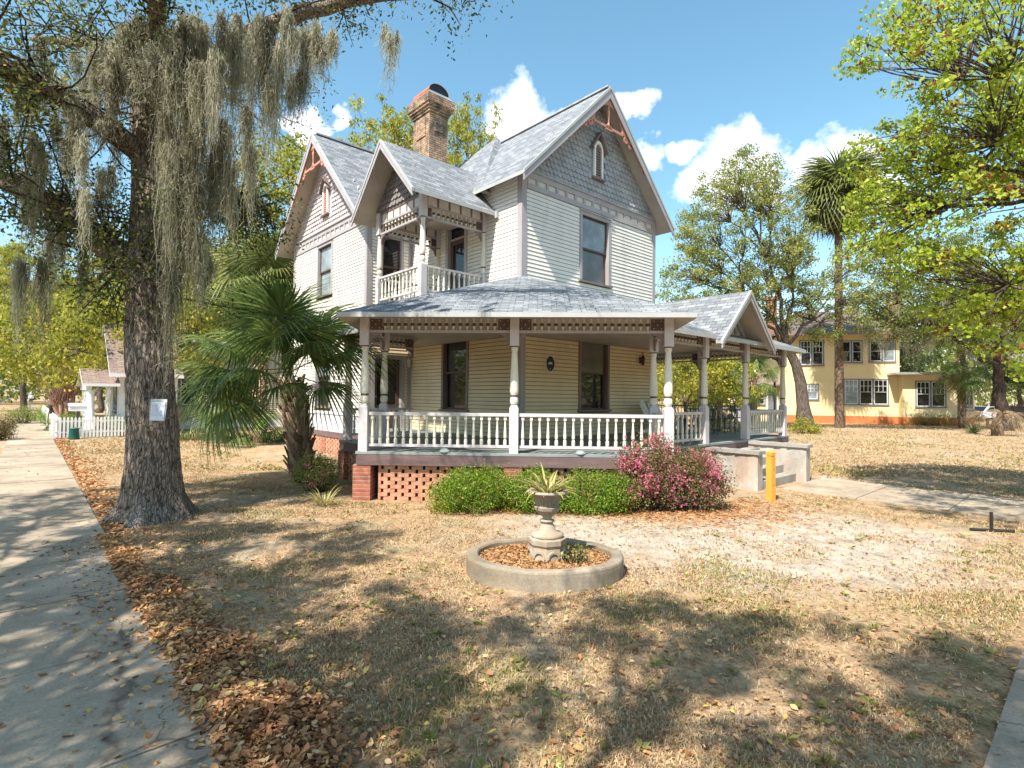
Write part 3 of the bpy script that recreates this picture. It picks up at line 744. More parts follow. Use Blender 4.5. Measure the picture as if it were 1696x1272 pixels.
for a,b in ((-1.2,.0),(1.35,.0)):
    c=SU(a-.1,TF-.05,ZF)
    mb=MB(); mb.lathe((0,0,0),[(.11,0),(.10,.03),(.06,.065),(.0,.08)],12)
    o=tag(mb.build('deck_lamp',M['floorpaint'],None,True,hw(*c)),'pale green dome lamp on porch floor edge %s'%('left of the middle front post' if a<0 else 'right of the middle front post'),'deck lamp',group='dome lamps on the porch edge')
# ================================================================== GROUND AND YARD
def vnoise(x,y,seed=0):
    """smooth value noise for scattering"""
    r=np.random.default_rng(seed); T=r.random((64,64)); xi=np.floor(x).astype(int); yi=np.floor(y).astype(int); fx=x-xi; fy=y-yi
    fx=fx*fx*(3-2*fx); fy=fy*fy*(3-2*fy); g=lambda i,j: T[i%64,j%64]
    return (g(xi,yi)*(1-fx)+g(xi+1,yi)*fx)*(1-fy)+(g(xi,yi+1)*(1-fx)+g(xi+1,yi+1)*fx)*fy
def fbm(x,y,seed=0): return (vnoise(x,y,seed)+.5*vnoise(2.1*x,2.1*y,seed+1)+.25*vnoise(4.3*x,4.3*y,seed+2))/1.75
def touv(x,y):
    q=np.stack([x-CX,y-CY],-1); return q@d2,q@d1
def lawnmat():
    m,nt,b,o=newmat('dry_lawn'); t=nt.nodes.new('ShaderNodeTexCoord'); v=t.outputs['Object']
    big=noise(nt,.35,6,.65,v); mid=noise(nt,1.6,6,.7,v); fine=noise(nt,22,5,.75,v); grit=noise(nt,120,3,.7,v)
    straw=ramp(nt,[(.3,(.20,.118,.064)),(.5,(.42,.285,.165)),(.72,(.60,.45,.30))],fine).outputs[0]
    green=ramp(nt,[(.3,(.06,.075,.018)),(.7,(.20,.205,.06))],fine).outputs[0]
    sand=ramp(nt,[(.3,(.36,.30,.235)),(.7,(.58,.51,.43))],grit).outputs[0]
    gm=ramp(nt,[(.50,(0,0,0)),(.66,(.8,.8,.8))],mid).outputs[0]
    col=mix(nt,gm,straw,green)
    # bare sand: worn patch between the planting bed and the walk
    sp=nt.nodes.new('ShaderNodeVectorMath'); sp.operation='DISTANCE'; mp=nt.nodes.new('ShaderNodeMapping'); mp.inputs['Scale'].default_value=(.8,1.35,1); nt.links.new(v,mp.inputs[0])
    nt.links.new(mp.outputs[0],sp.inputs[0]); sp.inputs[1].default_value=(3.3*.8,7.9*1.35,0)
    a=nt.nodes.new('ShaderNodeMath'); a.operation='MULTIPLY_ADD'; a.inputs[1].default_value=-.085; a.inputs[2].default_value=.33; nt.links.new(sp.outputs['Value'],a.inputs[0])
    a.use_clamp=True
    s=nt.nodes.new('ShaderNodeMath'); s.operation='ADD'; nt.links.new(a.outputs[0],s.inputs[0])
    s2=nt.nodes.new('ShaderNodeMath'); s2.operation='MULTIPLY_ADD'; s2.inputs[1].default_value=.55; s2.inputs[2].default_value=0; nt.links.new(big,s2.inputs[0])
    s3=nt.nodes.new('ShaderNodeMath'); s3.operation='MULTIPLY_ADD'; s3.inputs[1].default_value=.45; nt.links.new(mid,s3.inputs[0]); nt.links.new(s2.outputs[0],s3.inputs[2])
    nt.links.new(s3.outputs[0],s.inputs[1])
    sm=ramp(nt,[(.50,(0,0,0)),(.68,(.92,.92,.92))],s.outputs[0]).outputs[0]
    col=mix(nt,sm,col,sand)
    dk=ramp(nt,[(.32,(.52,.49,.46)),(.6,(1.1,1.1,1.1))],noise(nt,3.1,8,.78,v)).outputs[0]
    col=mix(nt,1.,col,dk,'MULTIPLY')
    nt.links.new(col,b.inputs['Base Color']); b.inputs['Roughness'].default_value=.95; b.inputs['Specular IOR Level'].default_value=.05
    bump(nt,b,fine,.9,.03); return m
mb=MB(); mb.face([(-400,-200,0),(400,-200,0),(400,700,0),(-400,700,0)]); tag(mb.build('lawn',lawnmat()),kind='structure')
def concretemat(name,c,stain,joint=None,rust=None,crack=False):
    m,nt,b,o=newmat(name); v=coords(nt)
    f=noise(nt,1.1,7,.7,v); g=noise(nt,55,4,.7,v); h=noise(nt,.45,5,.6,v)
    col=ramp(nt,[(.3,stain),(.62,c)],f).outputs[0]
    col=mix(nt,1.,col,ramp(nt,[(.25,(.72,)*3),(.7,(1.18,)*3)],g).outputs[0],'MULTIPLY')
    col=mix(nt,1.,col,ramp(nt,[(.35,(.8,.79,.78)),(.65,(1.08,)*3)],h).outputs[0],'MULTIPLY')
    if rust:
        v2=coords(nt,(1.1,1.1,.4)); rr_=ramp(nt,[(.44,(0,0,0)),(.70,(.9,.9,.9))],noise(nt,2.1,5,.65,v2)).outputs[0]
        col=mix(nt,rr_,col,rust); v3=coords(nt,(1.3,1.3,.45)); dd=ramp(nt,[(.50,(0,0,0)),(.78,(.8,)*3)],noise(nt,1.5,5,.7,v3)).outputs[0]
        col=mix(nt,dd,col,(.15,.13,.11))
    if crack:
        vo=nt.nodes.new('ShaderNodeTexVoronoi'); vo.feature='DISTANCE_TO_EDGE'; vo.inputs['Scale'].default_value=.42
        wv=nt.nodes.new('ShaderNodeTexNoise'); wv.inputs['Scale'].default_value=3.; wv.inputs['Detail'].default_value=6; nt.links.new(v,wv.inputs['Vector'])
        ma=nt.nodes.new('ShaderNodeVectorMath'); ma.operation='MULTIPLY_ADD'; ma.inputs[1].default_value=(.35,.35,.0); nt.links.new(wv.outputs['Color'],ma.inputs[0]); nt.links.new(v,ma.inputs[2]); nt.links.new(ma.outputs[0],vo.inputs['Vector'])
        ck=ramp(nt,[(.0,(.8,.8,.8)),(.0035,(0,0,0))],vo.outputs['Distance']).outputs[0]; col=mix(nt,ck,col,(.09,.075,.06))
        sp_=ramp(nt,[(.60,(0,0,0)),(.70,(.55,)*3)],noise(nt,7,6,.75,v)).outputs[0]; col=mix(nt,sp_,col,(.16,.135,.11))
    nt.links.new(col,b.inputs['Base Color']); b.inputs['Roughness'].default_value=.9; b.inputs['Specular IOR Level'].default_value=.15
    bump(nt,b,g,.35,.008); return m
M['walk']=concretemat('worn_concrete',(.43,.35,.26),(.23,.185,.135),crack=True)
M['cheek']=concretemat('stained_concrete',(.50,.475,.43),(.30,.28,.25),rust=(.40,.215,.10))
M['step']=concretemat('grey_step_concrete',(.40,.38,.35),(.22,.21,.19))
M['asphalt']=plain('asphalt',(.05,.05,.052),.9,.2,3,.3,80)
def slabs(name,u0,u1,v0,v1,n,along,z=.03):
    mb=MB()
    for i in range(n):
        if along=='v':
            a=v0+(v1-v0)*i/n; b=v0+(v1-v0)*(i+1)/n; q=(u0,u1,a+.008,b-.008)
        else:
            a=u0+(u1-u0)*i/n; b=u0+(u1-u0)*(i+1)/n; q=(a+.008,b-.008,v0,v1)
        dz=R.uniform(-.004,.004); mb.box(q[0],q[1],q[2],q[3],-.1,z+dz)
    o=mb.build(name,M['walk'],None,False,(CX,CY,0)); o.rotation_euler=(0,0,GA); return tag(o,kind='structure')
slabs('sidewalk',-9.68,-8.28,-9.32,150,104,'v'); slabs('sidewalk',-30,60,-10.75,-9.34,62,'u',.03)
o=slabs('path',3.2,5.75,-9.32,-4.98,3,'v',.026)
mb=MB(); mb.face([(-20.,-60,.006),(-12.6,-60,.006),(-12.6,300,.006),(-20,300,.006)]); o=mb.build('road',M['asphalt'],None,False,(CX,CY,0)); o.rotation_euler=(0,0,GA); tag(o,kind='structure')
# --- entry steps
stp=thing('entry_steps','stained concrete steps between two low cheek walls leading up to the porch','steps',hw(0,0),GA)
for u0,u1,v1,z,nm in ((2.60,2.84,-4.74,.86,0),(4.78,5.02,-4.95,.90,1)):
    mb=MB(); mb.box(u0,u1,v1,-3.56,-.05,z-.08); w=mb.build('cheek_wall',M['cheek'],stp)
    mb=MB(); n=9; L=(-3.56-v1+.04)
    for i in range(n):
        a=v1-.05+L*i/n; b=v1-.05+L*(i+1)/n; j=R.uniform(-.012,.012); k=R.uniform(-.02,.02)
        mb.hexa([(u0-.045+j,a,z-.078),(u1+.045,a,z-.078),(u1+.045+k,b,z-.078),(u0-.045+k,b,z-.078),(u0-.045+j,a,z+j*.4),(u1+.045,a,z+j*.4),(u1+.045+k,b,z+k*.3),(u0-.045+k,b,z+k*.3)])
    mb.build('coping',M['step'],w)
for k in range(4):
    mb=MB(); mb.box(2.845,4.775,-4.72+.29*k,-3.56,-.05 if k==0 else .185*k,.185*(k+1)); mb.build('step',M['step'],stp)
# --- yellow post
yp=thing('wooden_post','short yellow square wooden post with grooved cap beside the concrete steps','post',(5.08,10.55,0),rad(30))
mb=MB(); w=.062; mb.box(-w,w,-w,w,-.05,.86); mb.box(-w*.86,w*.86,-w*.86,w*.86,.86,.885); mb.box(-w,w,-w,w,.885,.95)
mb.hexa([(-w,-w,.95),(w,-w,.95),(w,w,.95),(-w,w,.95),(-w*.7,-w*.7,.975),(w*.7,-w*.7,.975),(w*.7,w*.7,.975),(-w*.7,w*.7,.975)])
yp_m=plain('yellow_post_paint',(.66,.33,.055),.5,.12,5,.12,40,(1,1,.3),.3,(.35,.2,.06),.35)
mb.build('shaft',yp_m,yp)
mb=MB()
for z in (.32,.62): mb.lathe((0,-w-.002,z),[(.0,-.003),(.009,-.002),(.009,.002)],8,axis=1)
mb.build('bolt_head',M['brown'],yp)
# --- bottle on the step
bt=thing('watering_jug','small blue plastic jug standing on the lowest concrete step','jug',hw(3.62,-4.56,.186),0)
bm=plain('blue_plastic',(.02,.085,.22),.35,.1,5,0,spec=.5)
mb=MB(); mb.lathe((0,0,0),[(.07,0),(.078,.02),(.078,.21),(.06,.25),(.028,.275),(.028,.31)],14); mb.build('body',bm,bt,True)
mb=MB(); mb.lathe((0,0,.31),[(.034,0),(.034,.03),(.02,.045)],10); mb.tube([(0,0,.35),(.03,0,.38),(.08,0,.37)],.012,6); mb.build('cap',M['black'],bt,True)
# --- pipe stake
pk_=thing('pipe_stake','black pipe stub rising from a short pipe lying on the lawn','pipe',(7.34,8.25,0),0)
mb=MB(); mb.tube([(0,0,0),(0,0,.30)],.022,8); mb.build('riser',M['black'],pk_); mb=MB(); mb.tube([(-.28,.05,.022),(.30,-.05,.022)],.024,8); mb.build('pipe',M['black'],pk_)
# --- planter ring and urn
ux,uy=.39,6.21
rg=thing('planter_ring','low round weathered concrete kerb ring around the urn on the lawn','planter',(ux,uy,0))
mb=MB(); n=64; rx,ry=.90,.70
prof=[(1.,-.05),(1.0,.06),(1.003,.14),(1.,.185),(.99,.203),(.965,.212),(.86,.212),(.845,.195),(.84,.0)]
for k in range(n):
    a,b=2*pi*k/n,2*pi*(k+1)/n
    for (r0,z0),(r1,z1) in zip(prof[:-1],prof[1:]):
        j=lambda t:.006*math.sin(5*t+1)+.004*math.sin(11*t)
        e=lambda t,r,z:((rx*r if r>.9 else rx*r+.0)*math.cos(t)*(1+j(t)),(ry*r-(.0))*math.sin(t)*(1+j(t)),z+(j(t)*.8 if z>.1 else 0))
        mb.face([e(a,r0,z0),e(b,r0,z0),e(b,r1,z1),e(a,r1,z1)])
mb.build('kerb',concretemat('mossy_concrete',(.37,.32,.245),(.15,.125,.09),rust=(.22,.16,.095)),rg,True)
M['leaf_brown']=leafmat('dry_brown_leaves',[(0,(.085,.038,.015)),(.35,(.21,.095,.038)),(.7,(.36,.19,.085)),(1,(.50,.30,.14))],.12,.6,.2)
nb=NB(); rng=np.random.default_rng(5)
k=9000; r=np.sqrt(rng.random(k))*.86; t=rng.random(k)*2*pi; c=np.stack([rx*r*np.cos(t),ry*r*np.sin(t),.135+.03*(1-r)+rng.random(k)*.02],1)
nb.leaves(c,.035+.03*rng.random(k),rng,np.clip(rng.normal(.78,.2,k),0,1),aspect=.5,dirs=np.stack([rng.normal(size=k),rng.normal(size=k),rng.normal(size=k)*.18],1)*1.,spread=.25,flat=0)
o=link('mulch',nb.mesh('mulch',M['leaf_brown']),None,(ux,uy,0)); tag(o,'brown leaf mulch filling the round concrete ring','mulch',kind='stuff')
mb=MB(); mb.face([(rx*.85*math.cos(t),ry*.85*math.sin(t),.13) for t in np.linspace(0,2*pi,33)[:-1]]); s=mb.build('soil',plain('mulch_soil',(.17,.10,.05),.95,.4,14,.5,50),rg)
st_m=concretemat('aged_cast_stone',(.50,.435,.345),(.235,.195,.145),rust=(.36,.25,.155))
urn=thing('garden_urn','weathered cast stone pedestal urn with fluted bowl inside the round kerb','urn',(ux+.03,uy,.10),.3)
mb=MB(); n=8
def ngon(r,z,n=8,ph=.39): return [(r*math.cos(ph+2*pi*k/n),r*math.sin(ph+2*pi*k/n),z) for k in range(n)]
for (r0,z0),(r1,z1) in zip([(.235,.0),(.225,.05),(.205,.2),(.225,.23),(.225,.285)],[(.225,.05),(.205,.2),(.225,.23),(.225,.285),(.19,.30)]):
    A,B=ngon(r0,z0),ngon(r1,z1)
    for k in range(8): mb.face([A[k],A[(k+1)%8],B[(k+1)%8],B[k]])
mb.face(ngon(.19,.30))
for k in range(8):                       # raised arches on the plinth faces
    t=.39+2*pi*(k+.5)/8; ex=Vector((-math.sin(t),math.cos(t),0)); nn=Vector((math.cos(t),math.sin(t),0))
    for a,b in zip(np.linspace(0,pi,8)[:-1],np.linspace(0,pi,8)[1:]):
        p=lambda q,r:tuple(nn*.188+ex*(r*math.cos(q)))[:2]+(.09+r*1.1*math.sin(q),)
        mb.prism([p(a,.075),p(b,.075),p(b,.055),p(a,.055)],tuple(nn*.03))
mb.build('plinth',st_m,urn)
mb=MB(); mb.lathe((0,0,.295),[(.185,0),(.19,.03),(.165,.045),(.12,.055),(.10,.08),(.075,.14),(.062,.165),(.085,.175),(.085,.19),(.055,.2),(.05,.225),(.07,.235),(.07,.25)],20); mb.build('stem',st_m,urn,True)
mb=MB(); n=40
pr=[(.06,.54),(.11,.565),(.145,.605),(.155,.64),(.125,.645),(.118,.66),(.135,.70),(.165,.76),(.185,.785),(.225,.79),(.235,.805),(.228,.825),(.19,.825),(.17,.79),(.02,.77)]
for (r0,z0),(r1,z1) in zip(pr[:-1],pr[1:]):
    for k in range(n):
        fl_=lambda r,z,q: r*(1+(.075*(1 if q%2 else -1) if .65<z<.78 and r>.1 else 0)+(.03*math.cos(2*pi*q/n*8) if .6<z<.645 else 0))
        p=lambda r,z,q:(fl_(r,z,q)*math.cos(2*pi*q/n),fl_(r,z,q)*math.sin(2*pi*q/n),z)
        mb.face([p(r0,z0,k),p(r0,z0,k+1),p(r1,z1,k+1),p(r1,z1,k)])
mb.build('bowl',st_m,urn)
# strap-leaved plant in the bowl
def straps(n,l0,l1,w,rng,lean=(.15,1.2),droop=.9,base=.05,K=8,cy=0):
    V=[];F=[];T=[];i0=0
    for i in range(n):
        a=rng.random()*2*pi; L=rng.uniform(l0,l1); th=rng.uniform(*lean); dr=rng.uniform(.3,1)*droop; p=np.array([math.cos(a)*base*rng.random(),math.sin(a)*base*rng.random(),0.]); out=np.array([math.cos(a),math.sin(a),0]); sd=np.array([-math.sin(a),math.cos(a),0]); tt=rng.random()
        for k in range(K+1):
            f=k/K; wd=w*rng.uniform(.9,1.1)*(1-.92*f**2.2)*(.6+.8*min(1,f*3)); ang=th+dr*f**1.6*1.6
            if k: p=p+(out*math.sin(ang)+np.array([0,0,1])*math.cos(ang))*L/K
            up=np.array([0,0,1])*math.sin(ang)*.0
            V+= [p-sd*wd/2+np.array([0,0,wd*.2]),p,p+sd*wd/2+np.array([0,0,wd*.2])]; T+=[tt]*3
        for k in range(K):
            b=i0+3*k; F+=[(b,b+1,b+4,b+3),(b+1,b+2,b+5,b+4)]
        i0+=3*(K+1)
    return np.array(V),np.array(F),np.array(T)
M['strap']=leafmat('yellow_green_strap_leaf',[(0,(.36,.28,.16)),(.35,(.42,.36,.14)),(.7,(.30,.31,.07)),(1,(.52,.44,.2))],.25,.45,.3)
V,F,T=straps(85,.15,.40,.022,np.random.default_rng(3),(.03,1.3),1.15,.13)
o=link('urn_plant',npmesh('urn_plant',V,F,M['strap'],T),None,(ux+.03,uy,.10+.79)); tag(o,'spiky yellow-green strap-leaved plant growing in the stone urn','plant')
# --- slatted white chair on the front porch
def adirondack(name,label,loc,rz):
    t=thing(name,label,'chair',loc,rz); m=M['white']
    mb=MB()
    for i in range(7):
        x=-.27+.09*i; h=1.0-.05*abs(i-3)**1.3*.5; mb.hexa([(x-.036,.22,.30),(x+.036,.22,.30),(x+.036,.245,.30),(x-.036,.245,.30),(x-.036,.52,h),(x+.036,.52,h),(x+.036,.545,h),(x-.036,.545,h)])
    mb.build('backrest',m,t)
    mb=MB()
    for i in range(6): y=-.28+.09*i; z=.38-.018*i; mb.box(-.28,.28,y,y+.075,z-.02,z)
    mb.build('seat',m,t)
    for s in (-1,1):
        mb=MB(); mb.box(s*.33-.06,s*.33+.06,-.36,.42,.555,.58); mb.build('armrest',m,t)
        mb=MB(); mb.box(s*.31-.02,s*.31+.02,-.32,-.22,0,.555); mb.build('leg',m,t)
        mb=MB(); mb.bar((s*.29,-.30,.33),(s*.29,.50,.04),.03,.11); mb.build('leg',m,t)
    return t
adirondack('slatted_chair','white slatted wooden armchair beside the right end of the front railing',hw(4.75,-.95,ZF),GA+rad(20))
adirondack('slatted_chair','white slatted wooden armchair set back against the wall under the lantern',hw(5.5,-.75,ZF),GA+rad(5))
# --- wrought iron table and chairs on the side porch
it=thing('metal_table','round black wrought iron table on the side porch','table',hw(6.55,-1.3,ZF),0)
mb=MB(); mb.lathe((0,0,.72),[(.5,0),(.52,.01),(.52,.025),(.5,.03)],24); mb.build('tabletop',M['black'],it)
for k in range(4):
    a=pi/4+k*pi/2; mb=MB(); mb.tube([(.42*math.cos(a),.42*math.sin(a),0),(.3*math.cos(a),.3*math.sin(a),.3),(.38*math.cos(a),.38*math.sin(a),.73)],.014,6); mb.build('leg',M['black'],it)
def ironchair():
    t=thing('metal_chair','black wrought iron chair with looped back','chair',(0,0,0),0)
    mb=MB(); mb.lathe((0,0,.44),[(.2,0),(.215,.01),(.2,.02)],16); mb.build('seat',M['black'],t)
    mb=MB(); pts=[(.2*math.cos(a),.18,.45+.48*math.sin(a)) for a in np.linspace(0,pi,13)]; mb.tube(pts,.012,6)
    for x in (-.09,0,.09): mb.tube([(x*.7,.19,.45),(x*1.3,.2,.65),(x*.6,.19,.86)],.008,5)
    mb.tube([(.1*math.cos(a),.19,.62+.1*math.sin(a)) for a in np.linspace(0,2*pi,13)],.008,5); mb.build('backrest',M['black'],t)
    for x in (-.15,.15):
        for y in (-.15,.16): mb=MB(); mb.tube([(x*1.15,y*1.15,0),(x,y,.44)],.011,6); mb.build('leg',M['black'],t)
    return t
ic=ironchair()
spots=[(5.9,-1.9,2.4,'black wrought iron chair nearest the steps, back toward the walk'),(7.0,-1.9,-2.2,'black wrought iron chair by the corner railing of the side porch'),(6.6,-.45,.2,'black wrought iron chair behind the round iron table'),(5.75,-.9,1.5,'black wrought iron chair between round iron table and house wall')]
for i,(a,b,rz,lb) in enumerate(spots):
    t=ic if i==0 else copy_tree(ic); t.location=hw(a,b,ZF); t.rotation_euler=(0,0,GA+rz); t['label']=lb; t['group']='iron chairs on the side porch'
# iron fence panel at the back of the side porch
fe=thing('iron_fence','low black iron railing fence beyond the side porch','fence',hw(9.4,-1.6),GA+pi/2)
mb=MB()
for z in (.95,1.32,1.7): mb.bar((0,0,z),(7.5,0,z),.035,.035)
for i in range(62): mb.bar((i*.122,0,.1),(i*.122,0,1.72),.014,.014)
mb.build('bars',M['black'],fe)
for x in (0,2.5,5,7.5): mb=MB(); mb.box(x-.03,x+.03,-.03,.03,-.05,1.85); mb.build('post',M['black'],fe)
# ------------------------------------------------------------ leaf litter, grass blades
def frustum_pts(n,y0,y1,rng,pw=1.6):
    y=y0+(y1-y0)*rng.random(n)**pw; x=(rng.random(n)*2-1)*(y*1.0+.6); return x,y
rng=np.random.default_rng(21)
x,y=frustum_pts(640000,2.6,17,rng,1.3); u_,v_=touv(x,y)
g=fbm(x*1.3,y*1.3,3); gr=fbm(x*.8+7,y*.8+3,9)
ok=(u_>-8.2)&(v_>-9.25)&~((u_>3.2)&(u_<5.75)&(v_<-4.9)&(v_>-9.4))&~((u_>UP-.2)&(v_>UP-.2))&(((x-ux)/rx)**2+((y-uy)/ry)**2>1.04)
sand=np.clip(.36-.085*np.hypot((x-3.3)*.8,(y-7.9)*1.35),0,1)
ok&=rng.random(len(x))<np.clip(2.3*(g-.33)-.9*sand,.04,1)
ok&=~((u_+v_)/Q2>TF-.25)|((u_<-4.9)|(v_<-4.9))
x,y,g,gr=x[ok],y[ok],g[ok],gr[ok]; n=len(x)
h=(.008+.019*rng.random(n))*(1+.5*(gr>.55)); a=rng.random(n)*2*pi; ln=rng.normal(.9,.35,n); wd=.0012+.0024*rng.random(n)+.0004*y
dx=np.stack([np.cos(a),np.sin(a),0*a],1); sd=np.stack([-np.sin(a),np.cos(a),0*a],1); B=np.stack([x,y,0*x],1)
M1=B+dx*(h*np.sin(ln*.5))[:,None]+np.array([0,0,1])*(h*.75*np.cos(ln*.5))[:,None]; Tp=B+dx*(h*1.5*np.sin(ln))[:,None]+np.array([0,0,1])*(h*1.3*np.clip(np.cos(ln),.05,1))[:,None]
V=np.stack([B-sd*wd[:,None],B+sd*wd[:,None],M1+sd*wd[:,None]*.7,M1-sd*wd[:,None]*.7,Tp+sd*wd[:,None]*.15,Tp-sd*wd[:,None]*.15],1).reshape(-1,3)
i=np.arange(n)[:,None]*6; F=np.concatenate([i+np.array([[0,1,2,3]]),i+np.array([[3,2,4,5]])],0)
gt=np.where(rng.random(n)<np.clip((gr-.52)*2.6,.04,.6),.75+.25*rng.random(n),.5*rng.random(n))
M['grass']=leafmat('lawn_blades',[(0,(.25,.145,.072)),(.25,(.46,.32,.18)),(.5,(.66,.50,.31)),(.72,(.38,.32,.11)),(1,(.13,.165,.035))],.25,.6,.15)
o=link('grass',npmesh('grass',V,F,M['grass'],np.repeat(gt,6))); tag(o,'short patchy dry grass on the front lawn','grass',kind='stuff')
# little rosettes of green weed in the turf (lawn_weeds)
k=520; x,y=frustum_pts(k,2.7,12,rng,1.25); u_,v_=touv(x,y); ok=(u_>-7.9)&(v_>-9.2)&~((u_>UP-.4)&(v_>UP-.4))&~((u_>3)&(v_<-4.8))&~(((u_+v_)/Q2>TF-.25)&(u_>-4.9)&(v_>-4.9))&(fbm(x*.7,y*.7,31)>.46); x,y=x[ok],y[ok]
m=14; P=np.repeat(np.stack([x,y,0*x+.012],1),m,0); a=rng.random(len(P))*2*pi; q=np.stack([np.cos(a),np.sin(a),.25+.4*rng.random(len(P))],1); r_=np.repeat(.02+.05*rng.random(len(x)),m)*rng.uniform(.5,1.1,len(P))
wb_=NB(); wb_.leaves(P+q*r_[:,None]*.6,r_*1.1,rng,.72+.28*rng.random(len(P)),aspect=.36,dirs=q*2,spread=.1); o=link('lawn_weeds',wb_.mesh('lawn_weeds',M['grass'])); tag(o,'small green weeds dotted through the dry lawn','weeds',kind='stuff')
# coarser tufts farther out (far_grass)
x,y=frustum_pts(190000,14,52,rng,1.25); u_,v_=touv(x,y); g=fbm(x*.5,y*.5,13); gr=fbm(x*.33+7,y*.33+3,19)
ok=(u_>-8.2)&~((u_>3.2)&(u_<5.75)&(v_<-4.9)&(v_>-9.4))&~((u_>-4)&(u_<9)&(v_>-4)&(v_<12))&(v_<19.5)&(v_>-9.2)&(rng.random(len(x))<np.clip(2.2*(g-.25),.05,1)); x,y,g,gr=x[ok],y[ok],g[ok],gr[ok]; n=len(x)
P=np.stack([x,y,.02+.02*rng.random(n)],1); a=rng.random(n)*2*pi
fb=NB(); fb.leaves(P,.05+.08*rng.random(n),rng,np.where(rng.random(n)<np.clip((gr-.42)*2.6,.05,.75),.7+.3*rng.random(n),.55*rng.random(n)),aspect=.32,dirs=np.stack([np.cos(a),np.sin(a),.5+.5*rng.random(n)],1),spread=.2)
o=link('far_grass',fb.mesh('far_grass',M['grass'])); tag(o,'patchy dry grass on the lawn beyond the houses','grass',kind='stuff')
# pile of leaves along the walk edge, and scattered leaves
M['litter']=leafmat('fallen_leaves',[(0,(.12,.05,.022)),(.3,(.34,.15,.06)),(.6,(.53,.28,.125)),(.85,(.68,.46,.25)),(1,(.66,.46,.10))],.12,.5,.25)
def lobed(c,size,rng,tint,nb,tilt=.35):
    """curled fallen leaves: two-part folded blades"""
    n=len(c); a=rng.random(n)*2*pi; d=np.stack([np.cos(a),np.sin(a),rng.normal(0,tilt,n)],1); d=unit(d); up=unit(np.stack([rng.normal(0,tilt,n),rng.normal(0,tilt,n),np.ones(n)],1)); s=unit(np.cross(d,up)); up=np.cross(s,d)
    L=size[:,None]; w=L*.27*(.7+.6*rng.random((n,1))); cu=L*rng.uniform(.0,.22,(n,1))
    b=c-d*L*.5; t=c+d*L*.5+up*cu*.6; m1=c-d*L*.12-up*cu*.2; m2=c+d*L*.2
    P=[b,m1+s*w+up*cu,m2+s*w*.8+up*cu,t,m2-s*w*.8+up*cu,m1-s*w+up*cu,m1*.999,m2]
    V=np.stack([b,m1+s*w+up*cu,m2+s*w*.8+up*cu,t,m2-s*w*.8+up*cu,m1-s*w+up*cu,m1,m2],1).reshape(-1,3); i=np.arange(n)[:,None]*8
    F=np.concatenate([i+np.array([[0,6,1,1]]),i+np.array([[6,7,2,1]]),i+np.array([[7,3,2,2]]),i+np.array([[0,5,6,6]]),i+np.array([[5,4,7,6]]),i+np.array([[4,3,7,7]])],0)
    # split off degenerate quads by nudging
    F[:,3]=np.where(F[:,3]==F[:,2],F[:,2],F[:,3]); nb.add(V,F,np.repeat(tint,8))
def tri_fix(nb):
    V=np.concatenate(nb.V); F=np.concatenate(nb.F); T=np.concatenate(nb.T)
    q=F[:,2]!=F[:,3]; tr=np.concatenate([F[q][:,[0,1,2]],F[q][:,[0,2,3]],F[~q][:,:3]],0); return V,tr,T
nb=NB(); n=21000
v_=-7.4+6.9*rng.random(n)**1.15; wid=(.05+.22*np.clip((-v_-.3)/5.,0,1.2))*(.35+1.25*vnoise(v_*1.9,0*v_,4)); f=rng.beta(1.6,2.4,n); u_=-8.33+.06*rng.normal(size=n)*.6+f*wid*1.75
zz=np.clip(.075*np.sin(np.clip(f,0,1)*pi)*(wid/.4),0,.11)*rng.random(n)+.025+.012*rng.random(n)
m_=rng.random(n)<.10; u_=np.where(m_,u_+rng.normal(.1,.38,n),u_); zz=np.where(m_,.035,zz); P=np.array([hw(a,b,c) for a,b,c in zip(u_,v_,zz)]); lobed(P,.022+.055*rng.random(n)**1.8,rng,np.clip(rng.normal(.5,.24,n)+.35*(vnoise(v_*2.3,u_*2,14)-.5),0,.97),nb,.45)
# across the far edge of the walk and by the fence
n=2600; v_=-.5+22*rng.random(n); u_=-8.25+np.abs(rng.normal(0,.22,n)); P=np.array([hw(a,b,.02) for a,b in zip(u_,v_)]); lobed(P,.06+.05*rng.random(n),rng,np.clip(rng.normal(.5,.2,n),0,1),nb,.3)
V,F,T=tri_fix(nb); o=link('leaf_pile',npmesh('leaf_pile',V,F,M['litter'],T)); tag(o,'long drift of dry brown leaves along the sidewalk edge','leaf litter',kind='stuff')
nb=NB(); x,y=frustum_pts(15000,2.6,20,rng,1.3); u_,v_=touv(x,y)
ok=~((u_>UP-.2)&(v_>UP-.2))&~(((u_+v_)/Q2>TF-.25)&(u_>-4.9)&(v_>-4.9)); x,y,u_=x[ok],y[ok],u_[ok]
keep=(u_>-8.2)|(rng.random(len(x))<.2); x,y,u_=x[keep],y[keep],u_[keep]
P=np.stack([x,y,np.where((u_<-8.28)&(u_>-9.7),.042,.02)],1); lobed(P,.02+.045*rng.random(len(x))**2.2,rng,np.clip(rng.normal(.45,.3,len(x)),0,1),nb,.3)
V,F,T=tri_fix(nb); o=link('fallen_leaves',npmesh('fallen_leaves',V,F,M['litter'],T)); tag(o,'single dry leaves scattered over lawn and sidewalk','leaf litter',kind='stuff')
